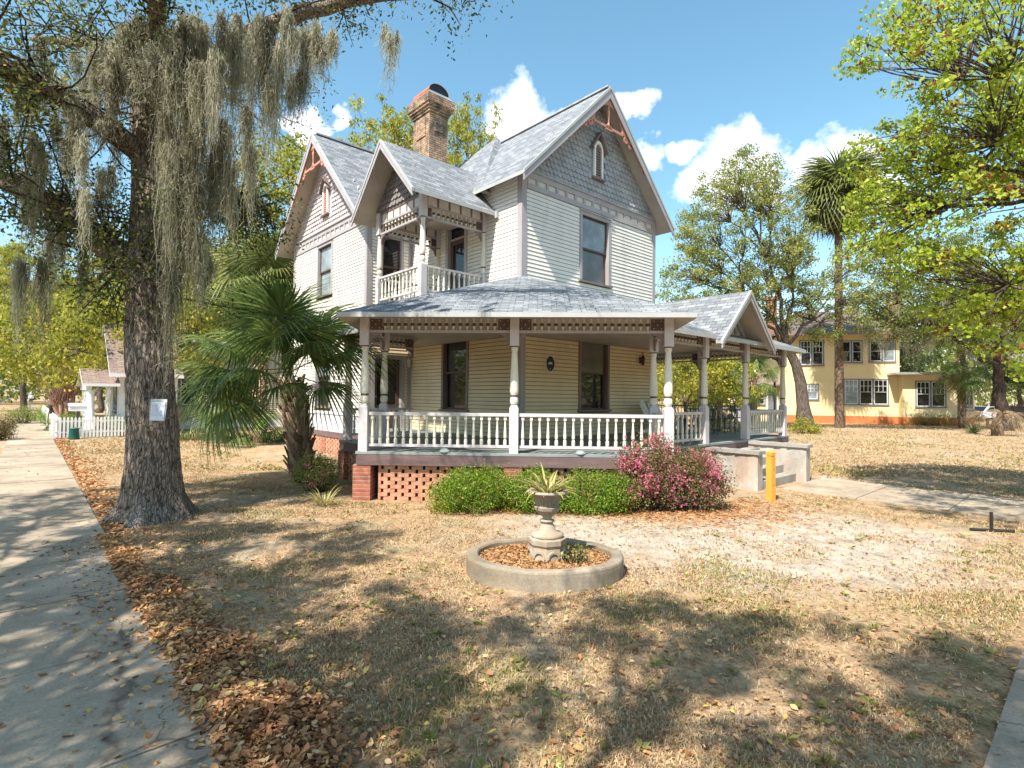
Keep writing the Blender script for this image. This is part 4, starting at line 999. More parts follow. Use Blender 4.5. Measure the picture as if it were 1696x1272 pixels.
# needle mulch under the azalea
nb=NB(); n=9000; P=np.stack([rng.normal(3.0,.95,n),rng.normal(9.85,.75,n),.015+.03*rng.random(n)],1); u_,v_=touv(P[:,0],P[:,1]); ok=~((u_>2.55)&(v_>-4.8))&~(((u_+v_)/Q2>TF-.2)&(v_>-4.9)); P=P[ok]
nb.leaves(P,.07+.07*rng.random(len(P)),rng,np.clip(rng.normal(.5,.2,len(P)),0,1),aspect=.14,dirs=np.stack([rng.normal(size=len(P)),rng.normal(size=len(P)),.1*rng.normal(size=len(P))],1)*1.5,spread=.05)
n=5200; P=np.stack([rng.uniform(-1.4,2.6,n),rng.normal(9.55,.22,n),.012+.03*rng.random(n)],1)
nb.leaves(P,.04+.04*rng.random(n),rng,np.clip(rng.normal(.35,.2,n),0,1),aspect=.4,dirs=np.stack([rng.normal(size=n),rng.normal(size=n),.2*rng.normal(size=n)],1)*1.5,spread=.1)
o=link('straw_mulch',nb.mesh('straw_mulch',M['litter'])); tag(o,'orange brown pine straw and leaves under the hedge and azalea','mulch',kind='stuff')
# ================================================================== PLANTS
M['bark_oak']=None
def barkmat(name,c1,c2,sc=1.,stretch=(9,9,1.6),lich=None):
    m,nt,b,o=newmat(name); v=coords(nt,tuple(s*sc for s in stretch))
    f=noise(nt,1.6,7,.72,v,.6); g=noise(nt,.9,4,.6,coords(nt))
    col=ramp(nt,[(.32,c1),(.5,tuple((a+b_)/2 for a,b_ in zip(c1,c2))),(.68,c2)],f).outputs[0]
    if lich: col=mix(nt,ramp(nt,[(.55,(0,0,0)),(.7,(.7,.7,.7))],g).outputs[0],col,lich)
    wv=nt.nodes.new('ShaderNodeTexNoise'); wv.inputs['Scale'].default_value=5.; wv.inputs['Detail'].default_value=4; nt.links.new(coords(nt),wv.inputs['Vector'])
    ma=nt.nodes.new('ShaderNodeVectorMath'); ma.operation='MULTIPLY_ADD'; ma.inputs[1].default_value=(.30,.30,.30); nt.links.new(wv.outputs['Color'],ma.inputs[0]); nt.links.new(coords(nt,(2.6*sc,2.6*sc,.5*sc)),ma.inputs[2])
    vo=nt.nodes.new('ShaderNodeTexVoronoi'); vo.feature='DISTANCE_TO_EDGE'; vo.inputs['Scale'].default_value=6.; nt.links.new(ma.outputs[0],vo.inputs['Vector'])
    fi=ramp(nt,[(.0,(.42,.39,.36)),(.10,(1,1,1))],vo.outputs['Distance']); col=mix(nt,1.,col,fi.outputs[0],'MULTIPLY')
    nt.links.new(col,b.inputs['Base Color']); b.inputs['Roughness'].default_value=.95; b.inputs['Specular IOR Level'].default_value=.08
    hh=mix(nt,.5,f,fi.outputs[0]); bump(nt,b,hh,1.,.06); return m
M['bark_oak']=barkmat('oak_bark',(.085,.064,.05),(.46,.38,.31),1.5,(9,9,2.6),(.42,.39,.345))
M['bark']=barkmat('grey_bark',(.06,.048,.038),(.23,.185,.15))
M['bark_dark']=barkmat('dark_bark',(.035,.028,.022),(.14,.11,.09))
M['lf_oak']=leafmat('live_oak_leaves',[(0,(.03,.048,.014)),(.5,(.095,.125,.032)),(.85,(.23,.24,.06)),(1,(.42,.32,.06))],.45)
M['lf_spring']=leafmat('spring_leaves',[(0,(.14,.17,.025)),(.5,(.34,.35,.05)),(.85,(.52,.47,.07)),(1,(.58,.44,.09))],.5)
M['lf_maple']=leafmat('maple_leaves',[(0,(.17,.25,.025)),(.5,(.36,.45,.045)),(.93,(.55,.58,.09)),(.96,(.30,.10,.03)),(1,(.24,.07,.03))],.5)
M['lf_olive']=leafmat('olive_leaves',[(0,(.09,.115,.03)),(.5,(.25,.29,.075)),(.85,(.40,.41,.12)),(1,(.52,.44,.13))],.5)
M['lf_box']=leafmat('boxwood_leaves',[(0,(.04,.08,.01)),(.5,(.14,.25,.022)),(.85,(.30,.42,.04)),(1,(.36,.28,.07))],.4,.4,.3)
M['lf_dark']=leafmat('dark_evergreen_leaves',[(0,(.012,.022,.008)),(.6,(.045,.07,.018)),(1,(.12,.14,.035))],.3)
M['moss']=leafmat('spanish_moss',[(0,(.13,.12,.075)),(.5,(.40,.385,.27)),(1,(.62,.60,.47))],.5,.9,.05)
def kmeans(P,k,rng,it=6):
    C=P[rng.choice(len(P),k,replace=False)]
    for _ in range(it):
        a=np.argmin(((P[:,None]-C[None])**2).sum(-1),1)
        for j in range(k):
            if (a==j).any(): C[j]=P[a==j].mean(0)
    return a,C
def ell_pts(ells,n,rng,shell=.5):
    w=np.array([e[6] if len(e)>6 else e[3]*e[4]*e[5] for e in ells],float); w/=w.sum(); k=rng.choice(len(ells),n,p=w)
    d=unit(rng.normal(size=(n,3))); r=rng.random(n)**(1/3.)*(1-shell)+shell*(.62+.38*rng.random(n))
    E=np.array([e[:6] for e in ells])[k]; return E[:,:3]+d*r[:,None]*E[:,3:6]
def curve(a,b,rng,n=6,sag=0.,wob=.06):
    t=np.linspace(0,1,n)[:,None]; L=np.linalg.norm(b-a); p=a+(b-a)*t; o=rng.normal(size=(1,3))*wob*L
    p=p+o*np.sin(t*pi)+np.array([[0,0,1.]])*sag*L*np.sin(t*pi); p[1:-1]+=rng.normal(size=(n-2,3))*.02*L; return p
def tree(name,label,cat,base,fork,r0,ells,nc,lpc,cr,ls,leaf,bark,seed,K=(5,4),group=None,trunk=None,aspect=.55,shell=.5,limit=None,moss=None,flat=.55,tmu=.5,sag=.06,parent_loc=True,roots=True):
    rng=np.random.default_rng(seed); base=np.array(base,float); fork=np.array(fork,float)
    C=ell_pts(ells,nc,rng,shell)
    if limit is not None: C=C[limit(C)]
    wb=NB()
    tp=curve(base,fork,rng,9,0,.03) if trunk is None else np.array(trunk,float)
    s=np.linspace(0,1,len(tp)); rr=r0*(1-.38*s)*(1+ (.55*np.exp(-s*14) if roots else 0)); wb.tube(tp,rr,12)
    a1,C1=kmeans(C,min(K[0],len(C)),rng); 
    for j in range(len(C1)):
        G=C[a1==j]; 
        if len(G)<1: continue
        hub=fork*.45+C1[j]*.55; f0=tp[-1-int(rng.integers(0,max(1,len(tp)//4)))]; r1=max(.035,r0*.55*math.sqrt(len(G)/len(C)*2))
        wb.tube(curve(f0,hub,rng,7,sag),np.linspace(r1,r1*.6,7),8)
        k2=min(K[1],len(G)); a2,C2=kmeans(G,k2,rng)
        for q in range(k2):
            H=G[a2==q]
            if len(H)<1: continue
            h2=hub*.35+C2[q]*.65; r2=max(.018,r1*.5); wb.tube(curve(hub,h2,rng,6,sag*.6),np.linspace(r2,r2*.55,6),6)
            for c in H: wb.tube(curve(h2,c,rng,4,.02,.1),np.linspace(max(.012,r2*.4),.006,4),4)
    n=len(C)*lpc; idx=np.repeat(np.arange(len(C)),lpc); sc=rng.uniform(.6,1.25,len(C))[idx]
    off=unit(rng.normal(size=(n,3)))*(rng.random(n)**.55)[:,None]*cr*sc[:,None]*np.array([1.15,1.15,.72])
    P=C[idx]+off
    if limit is not None:
        ok=limit(P); P=P[ok]; idx=idx[ok]; n=len(P)
    ct=rng.normal(0,.16,len(C))[idx]; T=np.clip(rng.normal(tmu,.2,n)+ct,0,1)
    lb=NB(); lb.leaves(P,ls*rng.uniform(.6,1.35,n),rng,T,aspect=aspect,flat=flat)
    o=thing(name,label,cat,tuple(base),0,group)
    def shift(nb):
        for V in nb.V: V-=base
        return nb
    link('trunk',shift(wb).mesh('trunk',bark,True),o); link('crown',shift(lb).mesh('crown',leaf),o)
    if moss:
        mo=NB(); A=C[rng.choice(len(C),min(len(C),moss[0]))]; mossdrape(mo,A,rng.uniform(.3,1,len(A))*moss[1],moss[2],rng,moss[3])
        link('hanging_moss',shift(mo).mesh('hanging_moss',M['moss']),o)
    return o
def mossdrape(nb,A,Ls,rad_,rng,ns=60,K=7,w=.012):
    """hanging hanks of moss below the anchors A"""
    for a,L in zip(A,Ls):
        n=ns; off=rng.normal(size=(n,3))*np.array([rad_,rad_,.05]); ll=L*rng.uniform(.25,1,n)**.8
        ll*=np.exp(-(off[:,0]**2+off[:,1]**2)/(2*(rad_*1.2)**2))*.75+.25
        t=np.linspace(0,1,K); P=a+off[:,None]*(1-.45*t[None,:,None])+np.array([0,0,-1.])*(ll[:,None]*t[None])[...,None]
        P[:,1:]+=np.cumsum(rng.normal(size=(n,K-1,3))*np.array([.02,.02,.005]),1)*(.5+L*.5)
        W=w*rng.uniform(.5,1.5,(n,1))*(1-.75*t[None]); nb.ribbons(P,W,rng,np.clip(rng.normal(.5,.22)+rng.normal(0,.14,n),0,1))
        m=n*5; ii=rng.integers(0,n,m); kk=rng.integers(1,K,m); c=P[ii,kk]; e=unit(rng.normal(size=(m,3))*np.array([1,1,.8])+np.array([0,0,-.6]))*rng.uniform(.03,.10,(m,1))
        Q=np.stack([c,c+e*.5+np.array([0,0,-.008]),c+e+np.array([0,0,-.03])],1); nb.ribbons(Q,np.full((m,3),w*.45),rng,np.clip(rng.normal(.6,.2,m),0,1))
# ---------------- the mossy oak by the sidewalk
TY=8.62
def at(px,py,Y): return np.array([(px-848)/890.*Y,Y,2+Y*(652+(px-848)*.0096*0-py)/890.])
rng=np.random.default_rng(77)
ob=np.array([-5.70,8.62,0.])
oak=thing('mossy_oak','large live oak with furrowed trunk draped in grey Spanish moss beside the sidewalk','tree',tuple(ob))
def barktrunk(cl,rd,n=72,m=150,flare=True,seed=0,rough=1.):
    """trunk with furrowed bark and root flare; cl: list of centre points, rd: radii"""
    cl=np.array(cl,float); s0=np.linspace(0,1,len(cl)); s=np.linspace(0,1,m)
    cs=[np.interp(s,s0,cl[:,k]) for k in range(3)]
    ker=np.ones(9)/9; cs=[np.convolve(np.pad(c,4,'edge'),ker,'valid') for c in cs]; Cc=np.stack(cs,1); r=np.interp(s,s0,rd)
    th=np.linspace(0,2*pi,n,endpoint=False); z=Cc[:,2]
    Th,Z=np.meshgrid(th,z); L=cl[-1,2]-cl[0,2]
    w=vnoise(np.cos(Th)*2+5,Z*1.3+np.sin(Th)*2,seed)*2.2
    a=np.abs(np.sin(Th*9+w*3+Z*.8)); b2=np.abs(np.sin(Th*17+w*5-Z*1.3)); br=fbm(np.cos(Th)*6+20+Z*.2,np.sin(Th)*6+20+Z*2.6,seed+5)
    dr=(-.055*(1-a)**2-.035*(1-b2)**2+.09*(br-.5))*rough
    lump=.10*(fbm(np.cos(Th)*1.1+9,np.sin(Th)*1.1+Z*.45,seed+2)-.5)
    rr=r[:,None]*(1+lump*1.3+dr)
    if flare:
        zz=np.clip(Z-cl[0,2],0,None); rt=(.5+.5*np.cos(Th*5+.7+.5*np.sin(Th*2)))**2
        rr+=r[:,None]*np.exp(-zz/.26)*(.12+.85*rt)+r[:,None]*.10*np.exp(-zz/1.0)
    V=np.stack([Cc[:,0][:,None]+rr*np.cos(Th),Cc[:,1][:,None]+rr*np.sin(Th),Z],-1).reshape(-1,3)
    i=np.arange(m-1)[:,None]*n; k=np.arange(n)[None]; F=np.stack([i+k,i+(k+1)%n,i+(k+1)%n+n,i+k+n],-1).reshape(-1,4); return V,F
cl=[(0,0,-.08),(0,0,.3),(-.02,.0,.8),(-.06,.02,1.4),(-.13,.03,2.2),(-.19,.05,3.0),(-.21,.06,3.8),(-.22,.1,4.6),(-.28,.15,5.5),(-.40,.2,6.6),(-.50,.3,8.0)]
V,F=barktrunk(cl,[.42,.375,.36,.345,.33,.32,.315,.30,.27,.24,.18],96,240,rough=1.35)
link('trunk',npmesh('trunk',V,F,M['bark_oak'],smooth=True),oak)
lim=NB()
def limb(pts,r0,r1,n=10):
    P=np.array(pts,float); s0=np.linspace(0,1,len(P)); s=np.linspace(0,1,22); Q=np.stack([np.interp(s,s0,P[:,k]) for k in range(3)],1)
    ker=np.ones(5)/5; Q=np.stack([np.convolve(np.pad(Q[:,k],2,'edge'),ker,'valid') for k in range(3)],1); Q[1:-1]+=rng.normal(size=(20,3))*.012
    lim.tube(Q,np.linspace(r0,r1,22),n); return Q+ob
limbs=[]
limbs.append(limb([(-.12,.03,3.75),(-.42,-.05,4.05),(-.85,-.15,4.45),(-1.7,-.3,5.05),(-2.8,-.4,5.55),(-4.2,-.6,6.2)],.27,.10))
limbs.append(limb([(-.35,.2,6.4),(.5,.2,7.5),(1.7,.2,8.25),(3.1,.1,8.55),(4.4,-.0,8.6),(5.3,-.1,8.5)],.18,.05))
limbs.append(limb([(-.3,.2,6.4),(.2,-.5,7.2),(.8,-1.4,7.9),(1.5,-2.2,8.4),(2.,-3.2,8.9)],.15,.06))
limbs.append(limb([(-.3,.3,5.8),(-.8,-.8,6.3),(-1.9,-1.9,6.6),(-3.,-2.6,6.9),(-4.4,-3.,7.4)],.18,.06))
limbs.append(limb([(-.45,.3,7.4),(-.6,1.4,8.0),(-.4,2.4,8.5),(.0,3.2,9.0)],.17,.06))
limbs.append(limb([(-.25,.2,4.9),(.25,.5,5.2),(.7,.9,5.35),(1.2,1.3,5.4)],.10,.03))
limbs.append(limb([(-.45,.3,7.4),(-1.4,1.2,8.3),(-3.,2.,9.),(-4.5,2.5,9.4)],.17,.06))
lim.n=lim.n; link('limb',lim.mesh('limb',M['bark_oak'],True),oak)
# leaves: sprays along the limbs
TOP=lambda P:(P[:,1]<.3)|(P[:,2]>2+.775*P[:,1])
tw=NB(); lv=NB(); AN=[]
def sprays(Q,n,spread,lo=.25,down=.25,lp=70,ls=.075):
    for _ in range(n):
        q=Q[int(len(Q)*rng.uniform(lo,.999))]; e=q+rng.normal(size=3)*spread+np.array([0,0,-down])
        tw.tube(curve(q,e,rng,5,.05,.12),np.linspace(.02,.006,5),4)
        for k in range(3):
            c=q+(e-q)*rng.uniform(.45,1)+rng.normal(size=3)*.12; m=lp//3
            P=c+rng.normal(size=(m,3))*np.array([.2,.2,.13]); lv.leaves(P,ls*rng.uniform(.6,1.3,m),rng,np.clip(rng.normal(.5,.22,m)+rng.normal(0,.1),0,1),aspect=.42,flat=.4)
        AN.append(e)
sprays(limbs[0],110,np.array([.85,.75,.65]),.12,.0,100); sprays(limbs[3],120,np.array([1.,.9,.7]),.15,.0,100)
limbs.append(limb([(-.45,.3,7.2),(.8,-.2,8.6),(2.6,-.6,9.6),(4.6,-.8,10.2),(6.2,-1.2,10.4)],.17,.05))
sprays(limbs[7],95,np.array([1.0,1.2,.45]),.25,-.25,120,.09)
sprays(limbs[2],40,np.array([.6,.5,.45]),.3,.1,90); sprays(limbs[5],60,np.array([.55,.5,.45]),.4,.15); sprays(limbs[1],30,np.array([.5,.5,.35]),.05,-.1); sprays(limbs[4],40,np.array([1.2,1.,.6]),.2,-.1); sprays(limbs[6],50,np.array([1.2,1.,.6]),.2,0)
for V in tw.V: V-=ob
for V in lv.V: V-=ob
link('twigs',tw.mesh('twigs',M['bark_dark']),oak); link('crown',lv.mesh('crown',M['lf_oak']),oak)
mo=NB()
def hank(px,pt,pb,wpx,Y,ns=70,k=1):
    ns=int(ns*1.35)
    for _ in range(k):
        a=at(px+rng.normal(0,wpx*.35),pt+rng.normal(0,6),Y+rng.normal(0,.12)); L=(pb-pt)*Y/890*rng.uniform(.85,1.05); mossdrape(mo,[a],[L],wpx*Y/890*.33,rng,ns,8)
# thick curtain over the top of the trunk
for px in range(150,335,7): hank(px+rng.normal(0,4),rng.uniform(40,120),rng.uniform(150,215)+max(0,px-228)*1.15,18,TY-.75+rng.normal(0,.15),90)
for px in range(185,330,14): hank(px,rng.uniform(5,70),rng.uniform(150,230),22,TY-.6+rng.normal(0,.2),80)
# long drape right of the trunk
for px,pt,pb in ((262,150,400),(272,190,470),(283,230,560),(292,300,640),(300,200,520),(312,170,460),(322,220,480),(335,260,500),(350,240,430),(365,200,420),(285,420,660),(318,380,560),(335,420,545),(300,100,350),(345,120,330),(372,260,440),(298,330,600),(325,300,540)): hank(px,pt,pb,20,TY-.15+rng.normal(0,.3),100)
# hanks against the sky
for px,pt,pb in ((352,20,240),(372,40,275),(386,20,330),(400,50,300),(412,20,260),(425,45,310),(440,30,330),(452,60,260),(462,10,190),(478,40,150),(492,40,215),(503,40,185),(515,40,170),(527,50,150),(540,40,110),(470,120,240),(485,100,190),(430,120,340),(395,180,380),(408,240,400)): hank(px,pt,pb,13,7.9+rng.normal(0,.25),75)
hank(632,40,188,5,7.7,34); hank(648,40,118,5,7.8,22); hank(627,30,110,6,7.7,24)
# left side
for _ in range(50):
    px=rng.uniform(-20,185); pt=rng.uniform(60,350); hank(px,pt,pt+rng.uniform(50,150),12,TY-.6+rng.normal(0,.5),46)
for px,pt,pb in ((20,430,600),(38,440,620),(62,430,640),(75,400,620),(95,370,520),(128,420,560),(40,300,480)): hank(px,pt,pb,9,9.2+rng.normal(0,.3),60)
for V in mo.V: V-=ob
link('hanging_moss',mo.mesh('hanging_moss',M['moss']),oak)
# the notice on the trunk
nz=at(261,681,8.13); nt_=thing('paper_notice','white printed notice in a clear sleeve pinned to the oak trunk','notice',tuple(nz),rad(4))
mb=MB(); mb.hexa([(-.15,.012,-.16),(.13,.012,-.165),(.13,.018,-.165),(-.15,.018,-.16),(-.15,.03,.17),(.15,.03,.165),(.15,.036,.165),(-.15,.036,.17)])
mb.build('sleeve',plain('clear_sleeve',(.42,.44,.45),.15,.15,9,.05,20,spec=.6),nt_)
mb=MB(); mb.hexa([(-.125,.000,-.15),(.12,.000,-.155),(.12,.010,-.155),(-.125,.010,-.15),(-.115,.014,.125),(.13,.014,.12),(.13,.024,.12),(-.115,.024,.125)]); mb.build('sheet',plain('printed_paper',(.66,.69,.76),.5,.05,4,0),nt_)
mb=MB()
for k in range(12):
    z=.095-.016*k; x0_=-.10+(.045 if k in (0,) else 0); x1_=(.10 if k not in (0,5,9) else .06); yy=.0135*(z+.15)/.28
    x=x0_
    while x<x1_:
        w_=R.uniform(.008,.03); mb.hexa([(x,yy-.0022,z-.003),(min(x+w_,x1_),yy-.0022,z-.003),(min(x+w_,x1_),yy+.004,z-.003),(x,yy+.004,z-.003),(x,yy-.002,z+.002),(min(x+w_,x1_),yy-.002,z+.002),(min(x+w_,x1_),yy+.004,z+.002),(x,yy+.004,z+.002)]); x+=w_+.006
mb.build('printed_text',plain('grey_ink',(.32,.34,.42),.6,.05,4,0),nt_)
nt_.location=tuple(at(261,681,8.10)); nt_.rotation_euler=(0,0,rad(-12))
# ---------------- fan palms
def fanleaf(rng,seg=38,L=.78,pet=.9,droop=.55,arc=300,w=.032,costa=.25):
    """a costapalmate fan with its petiole along +x, as (V,F,tint,midx)"""
    nb=NB(); t=np.linspace(0,1,7); P=np.stack([pet*t,0*t,-.10*pet*t**2],1); nb.ribbons(P[None],np.full((1,7),.026),rng,.75,1); nb.ribbons(P[None]+np.array([0,0,.004]),np.full((1,7),.02),rng,.75,1)
    hub=P[-1]; n=seg; a=np.radians(np.linspace(-arc/2,arc/2,n)); 
    ll=L*(1-.28*(np.abs(a)/np.radians(arc/2))**2)*rng.uniform(.93,1.05,n); K=7; tt=np.linspace(0,1,K)
    h0=hub+np.stack([costa*np.cos(a*.4)*(1-np.abs(a)/pi)*1.,0*a,-.12*(1-np.abs(a)/pi)**1],1)*1.
    d=np.stack([np.cos(a),np.sin(a),0*a],1)
    P=h0[:,None]+d[:,None]*(ll[:,None]*tt[None])[...,None]; dr=droop*rng.uniform(.6,1.4,n); dr=np.convolve(np.pad(dr,2,'edge'),np.ones(5)/5,'valid')
    P[...,2]+=.10*np.sin(tt*pi*.6)[None]*L-(dr[:,None]*tt[None]**2.6)*L; P[...,2]-=.18*np.abs(np.sin(a))[:,None]*tt[None]*L*.4
    sd=np.stack([-np.sin(a),np.cos(a),0*a],1)[:,None]; sp_=np.radians(arc)/n*L*tt*1.04+.006; mx_=np.interp(.42,tt,sp_); W=np.where(tt<.42,sp_,mx_*np.clip(1-(tt-.42)/.58,0,1)**.8+.003)
    A=P-sd*W[None,:,None]*.5+np.array([0,0,1.])*W[None,:,None]*.22; B=P+sd*W[None,:,None]*.5+np.array([0,0,1.])*W[None,:,None]*.22
    V=np.stack([A,P,B],2).reshape(-1,3); i=(np.arange(n)*3*K)[:,None]+np.arange(K-1)[None]*3
    F=np.concatenate([np.stack([i,i+1,i+4,i+3],-1).reshape(-1,4),np.stack([i+1,i+2,i+5,i+4],-1).reshape(-1,4)]); T=np.repeat(np.clip(rng.normal(.5,.16,n),0,1),3*K)
    nb.add(V,F,T,0); return nb
M['palm']=leafmat('palm_fronds',[(0,(.04,.07,.02)),(.5,(.115,.18,.045)),(1,(.32,.37,.10))],.42,.38,.4)
M['palm_y']=leafmat('pale_palm_fronds',[(0,(.07,.09,.03)),(.5,(.16,.19,.055)),(1,(.30,.29,.10))],.3,.45,.3)
M['palm_dead']=leafmat('dead_palm_fronds',[(0,(.10,.07,.04)),(.5,(.24,.17,.10)),(1,(.36,.28,.18))],.15,.7,.1)
M['petiole']=leafmat('palm_petiole',[(0,(.10,.12,.03)),(1,(.24,.25,.08))],.0,.4,.3)
M['boot']=barkmat('palm_boots',(.07,.045,.03),(.33,.24,.17),1.,(6,6,3))
def boots(nb_,r,h,rng,z0=.0,rows=None,size=.2,dense=10,m=0):
    """criss-cross of old leaf bases round a palm trunk"""
    rows=rows or int(h/.085)
    for j in range(rows):
        z=z0+h*j/rows
        for k in range(dense):
            a=2*pi*(k+(j%2)*.5)/dense+rng.normal(0,.06); o=np.array([math.cos(a),math.sin(a),0]); s=np.array([-math.sin(a),math.cos(a),0]); L=size*rng.uniform(.7,1.25); tilt=rng.uniform(.25,.6)
            b=o*r*.92+np.array([0,0,z]); e=b+o*L*math.sin(tilt)+np.array([0,0,L*math.cos(tilt)]); w=size*.34
            V=np.array([b-s*w,b+s*w,b+o*.05+np.array([0,0,.02]),e-s*w*.28,e+s*w*.28,e-o*.03-s*w*.28,e-o*.03+s*w*.28,b-s*w-o*.03,b+s*w-o*.03])
            F=np.array([[0,2,3,3],[0,1,2,2],[2,1,4,3],[3,4,6,5],[0,3,5,7],[1,8,6,4],[2,3,3,3]])[[0,1,2,3,4,5]]; nb_.add(V,F,float(np.clip(rng.normal(.5,.25),0,1)),m)
def tri(nb): 
    V=np.concatenate(nb.V); F=np.concatenate(nb.F); T=np.concatenate(nb.T)
    q=F[:,2]!=F[:,3]; return V,np.concatenate([F[q][:,[0,1,2]],F[q][:,[0,2,3]],F[~q][:,:3]],0),T
M['boot_t']=leafmat('palm_boot_stubs',[(0,(.07,.04,.025)),(.5,(.25,.165,.11)),(1,(.50,.39,.28))],.0,.8,.1)
FM=[fanleaf(np.random.default_rng(100+k),44+k*2,.90,1.15,.62+.2*k,290,.036).mesh('frond',[M['palm'],M['petiole']]) for k in range(3)]
FY=[fanleaf(np.random.default_rng(200+k),40,.95,.7,.7+.2*k,290,.036).mesh('frond',[M['palm_y'],M['petiole']]) for k in range(2)]
FD=[fanleaf(np.random.default_rng(300+k),18,.7,.75,1.5,170,.03).mesh('dead_frond',[M['palm_dead'],M['palm_dead']]) for k in range(2)]
def frond(par,me,p,az_,elv,roll,sc,name='frond',label=None):
    o=link(name,me,par); o.matrix_basis=Matrix.Translation(p)@Matrix.Rotation(az_,4,'Z')@Matrix.Rotation(-elv,4,'Y')@Matrix.Rotation(roll,4,'X')@Matrix.Scale(sc,4); return o
def palm(name,label,base,h,r,top_r,n,meshes,rng,elr=(-.5,1.3),sc=1.,ndead=0,boot=True,bootz=None,lean=(0,0),group=None,bm='boot'):
    t=thing(name,label,'palm tree',base,0,group)
    nb=NB(); P=[(lean[0]*f**1.5,lean[1]*f**1.5,-.05+(h+.05)*f) for f in np.linspace(0,1,10)]; nb.tube(P,np.linspace(r,top_r,10),14); link('trunk',nb.mesh('trunk',M[bm],True),t)
    if boot:
        b=NB(); boots(b,(r+top_r)/2,(bootz or h),rng,h-(bootz or h)); V,F,T=tri(b); V[:,0]+=lean[0]*(np.clip(V[:,2]/h,0,1))**1.5; V[:,1]+=lean[1]*(np.clip(V[:,2]/h,0,1))**1.5; link('leaf_bases',npmesh('leaf_bases',V,F,M['boot_t'],T),t)
    top=Vector((lean[0],lean[1],h))
    for i in range(n):
        f=(i+.5)/n; e=elr[1]-(elr[1]-elr[0])*f**1.1+rng.normal(0,.08); a=i*2.399+rng.normal(0,.15)
        frond(t,meshes[int(rng.integers(len(meshes)))],top+Vector((0,0,-.25*f)),a,e,rng.normal(0,.35),sc*rng.uniform(.85,1.12))
    for i in range(ndead):
        frond(t,FD[i%2],top+Vector((0,0,-.35)),rng.random()*6.28,rng.uniform(-1.45,-1.0),rng.normal(0,.4),sc*rng.uniform(.8,1.05),'dead_frond')
    return t
rng=np.random.default_rng(8)
# palm in front of the house wing: frond directions follow the photograph
np_=thing('cabbage_palm','cabbage palm with rough criss-cross trunk and dark fans in front of the house wing','palm tree',(-5.0,12.3,0))
LN=np.array([-.30,.0,0])
nb=NB(); P=[(.24-.30*f**1.3+.24*0,0,-.05+2.35*f) for f in np.linspace(0,1,10)]; nb.tube(P,np.linspace(.24,.17,10),14); link('trunk',nb.mesh('trunk',M['boot'],True),np_)
b=NB(); boots(b,.215,2.25,rng,0.0,20,.33,9); V,F,T=tri(b); V[:,0]+=.24-.30*np.clip(V[:,2]/2.35,0,1)**1.3; link('leaf_bases',npmesh('leaf_bases',V,F,M['boot_t'],T),np_)
def aim(par,p0,tgt,me,sc,roll,name='frond'):
    d=Vector(tgt)-Vector(p0); az_=math.atan2(d.y,d.x); e=math.atan2(d.z,math.hypot(d.x,d.y)); L=d.length
    frond(par,me,Vector(p0),az_,e+.10,roll,max(.75,min(1.5,L/1.05)) if sc is None else sc,name)
top=Vector((-.06,0,2.35)); hubs=[((425,430),12.5,0),((490,415),12.3,.2),((550,485),11.8,.3),((395,500),11.7,-.4),((440,525),13.1,0),((505,500),13.1,.3),((340,585),11.7,.2),((372,640),11.5,0),((420,600),11.1,.3),((465,630),11.1,.1),((528,640),11.4,0),((578,585),11.7,.2),((548,550),12.9,-.1),((452,560),11.3,0),((325,640),12.4,.3),((318,565),11.4,.2),((312,670),11.6,0),((368,690),11.3,.2),((405,455),11.5,.4),((455,470),11.4,.2),((480,540),10.9,.1),((395,560),12.6,0),((515,575),11.2,0)]
for k,((px,py),Y,ro) in enumerate(hubs):
    q=at(px,py,Y)-np.array([-5.0,12.3,0]); d=Vector(q)-top; sc=max(.72,min(1.12,d.length/1.3)); az_=math.atan2(d.y,d.x); e=math.atan2(d.z,math.hypot(d.x,d.y))
    frond(np_,FM[k%3],top+Vector((0,0,R.uniform(-.25,.25))),az_,e+.1,ro+R.uniform(-.5,.5),sc)
palm('cabbage_palm','taller pale-fronded cabbage palm standing behind the near palm by the wing',(-10.2,21.8,0),6.6,.24,.2,26,FY,np.random.default_rng(12),(-1.0,1.35),1.35,6,True,6.4)
palm('palmetto','small fan palmetto at the edge of the ferns behind the palms',(-10.6,21.0,0),.35,.12,.1,12,FM,np.random.default_rng(13),(.1,1.2),.9,0,False)
FT=[fanleaf(np.random.default_rng(400+k),34,1.0,.55,.6+.25*k,330,.085).mesh('frond',[M['palm_y'],M['petiole']]) for k in range(2)]
palm('tall_palm','tall slender cabbage palm rising above the trees in front of the yellow house',(22.9,37.6,0),16.9,.30,.22,62,FT,np.random.default_rng(14),(-1.35,1.45),1.75,24,False,None,(.1,.2))
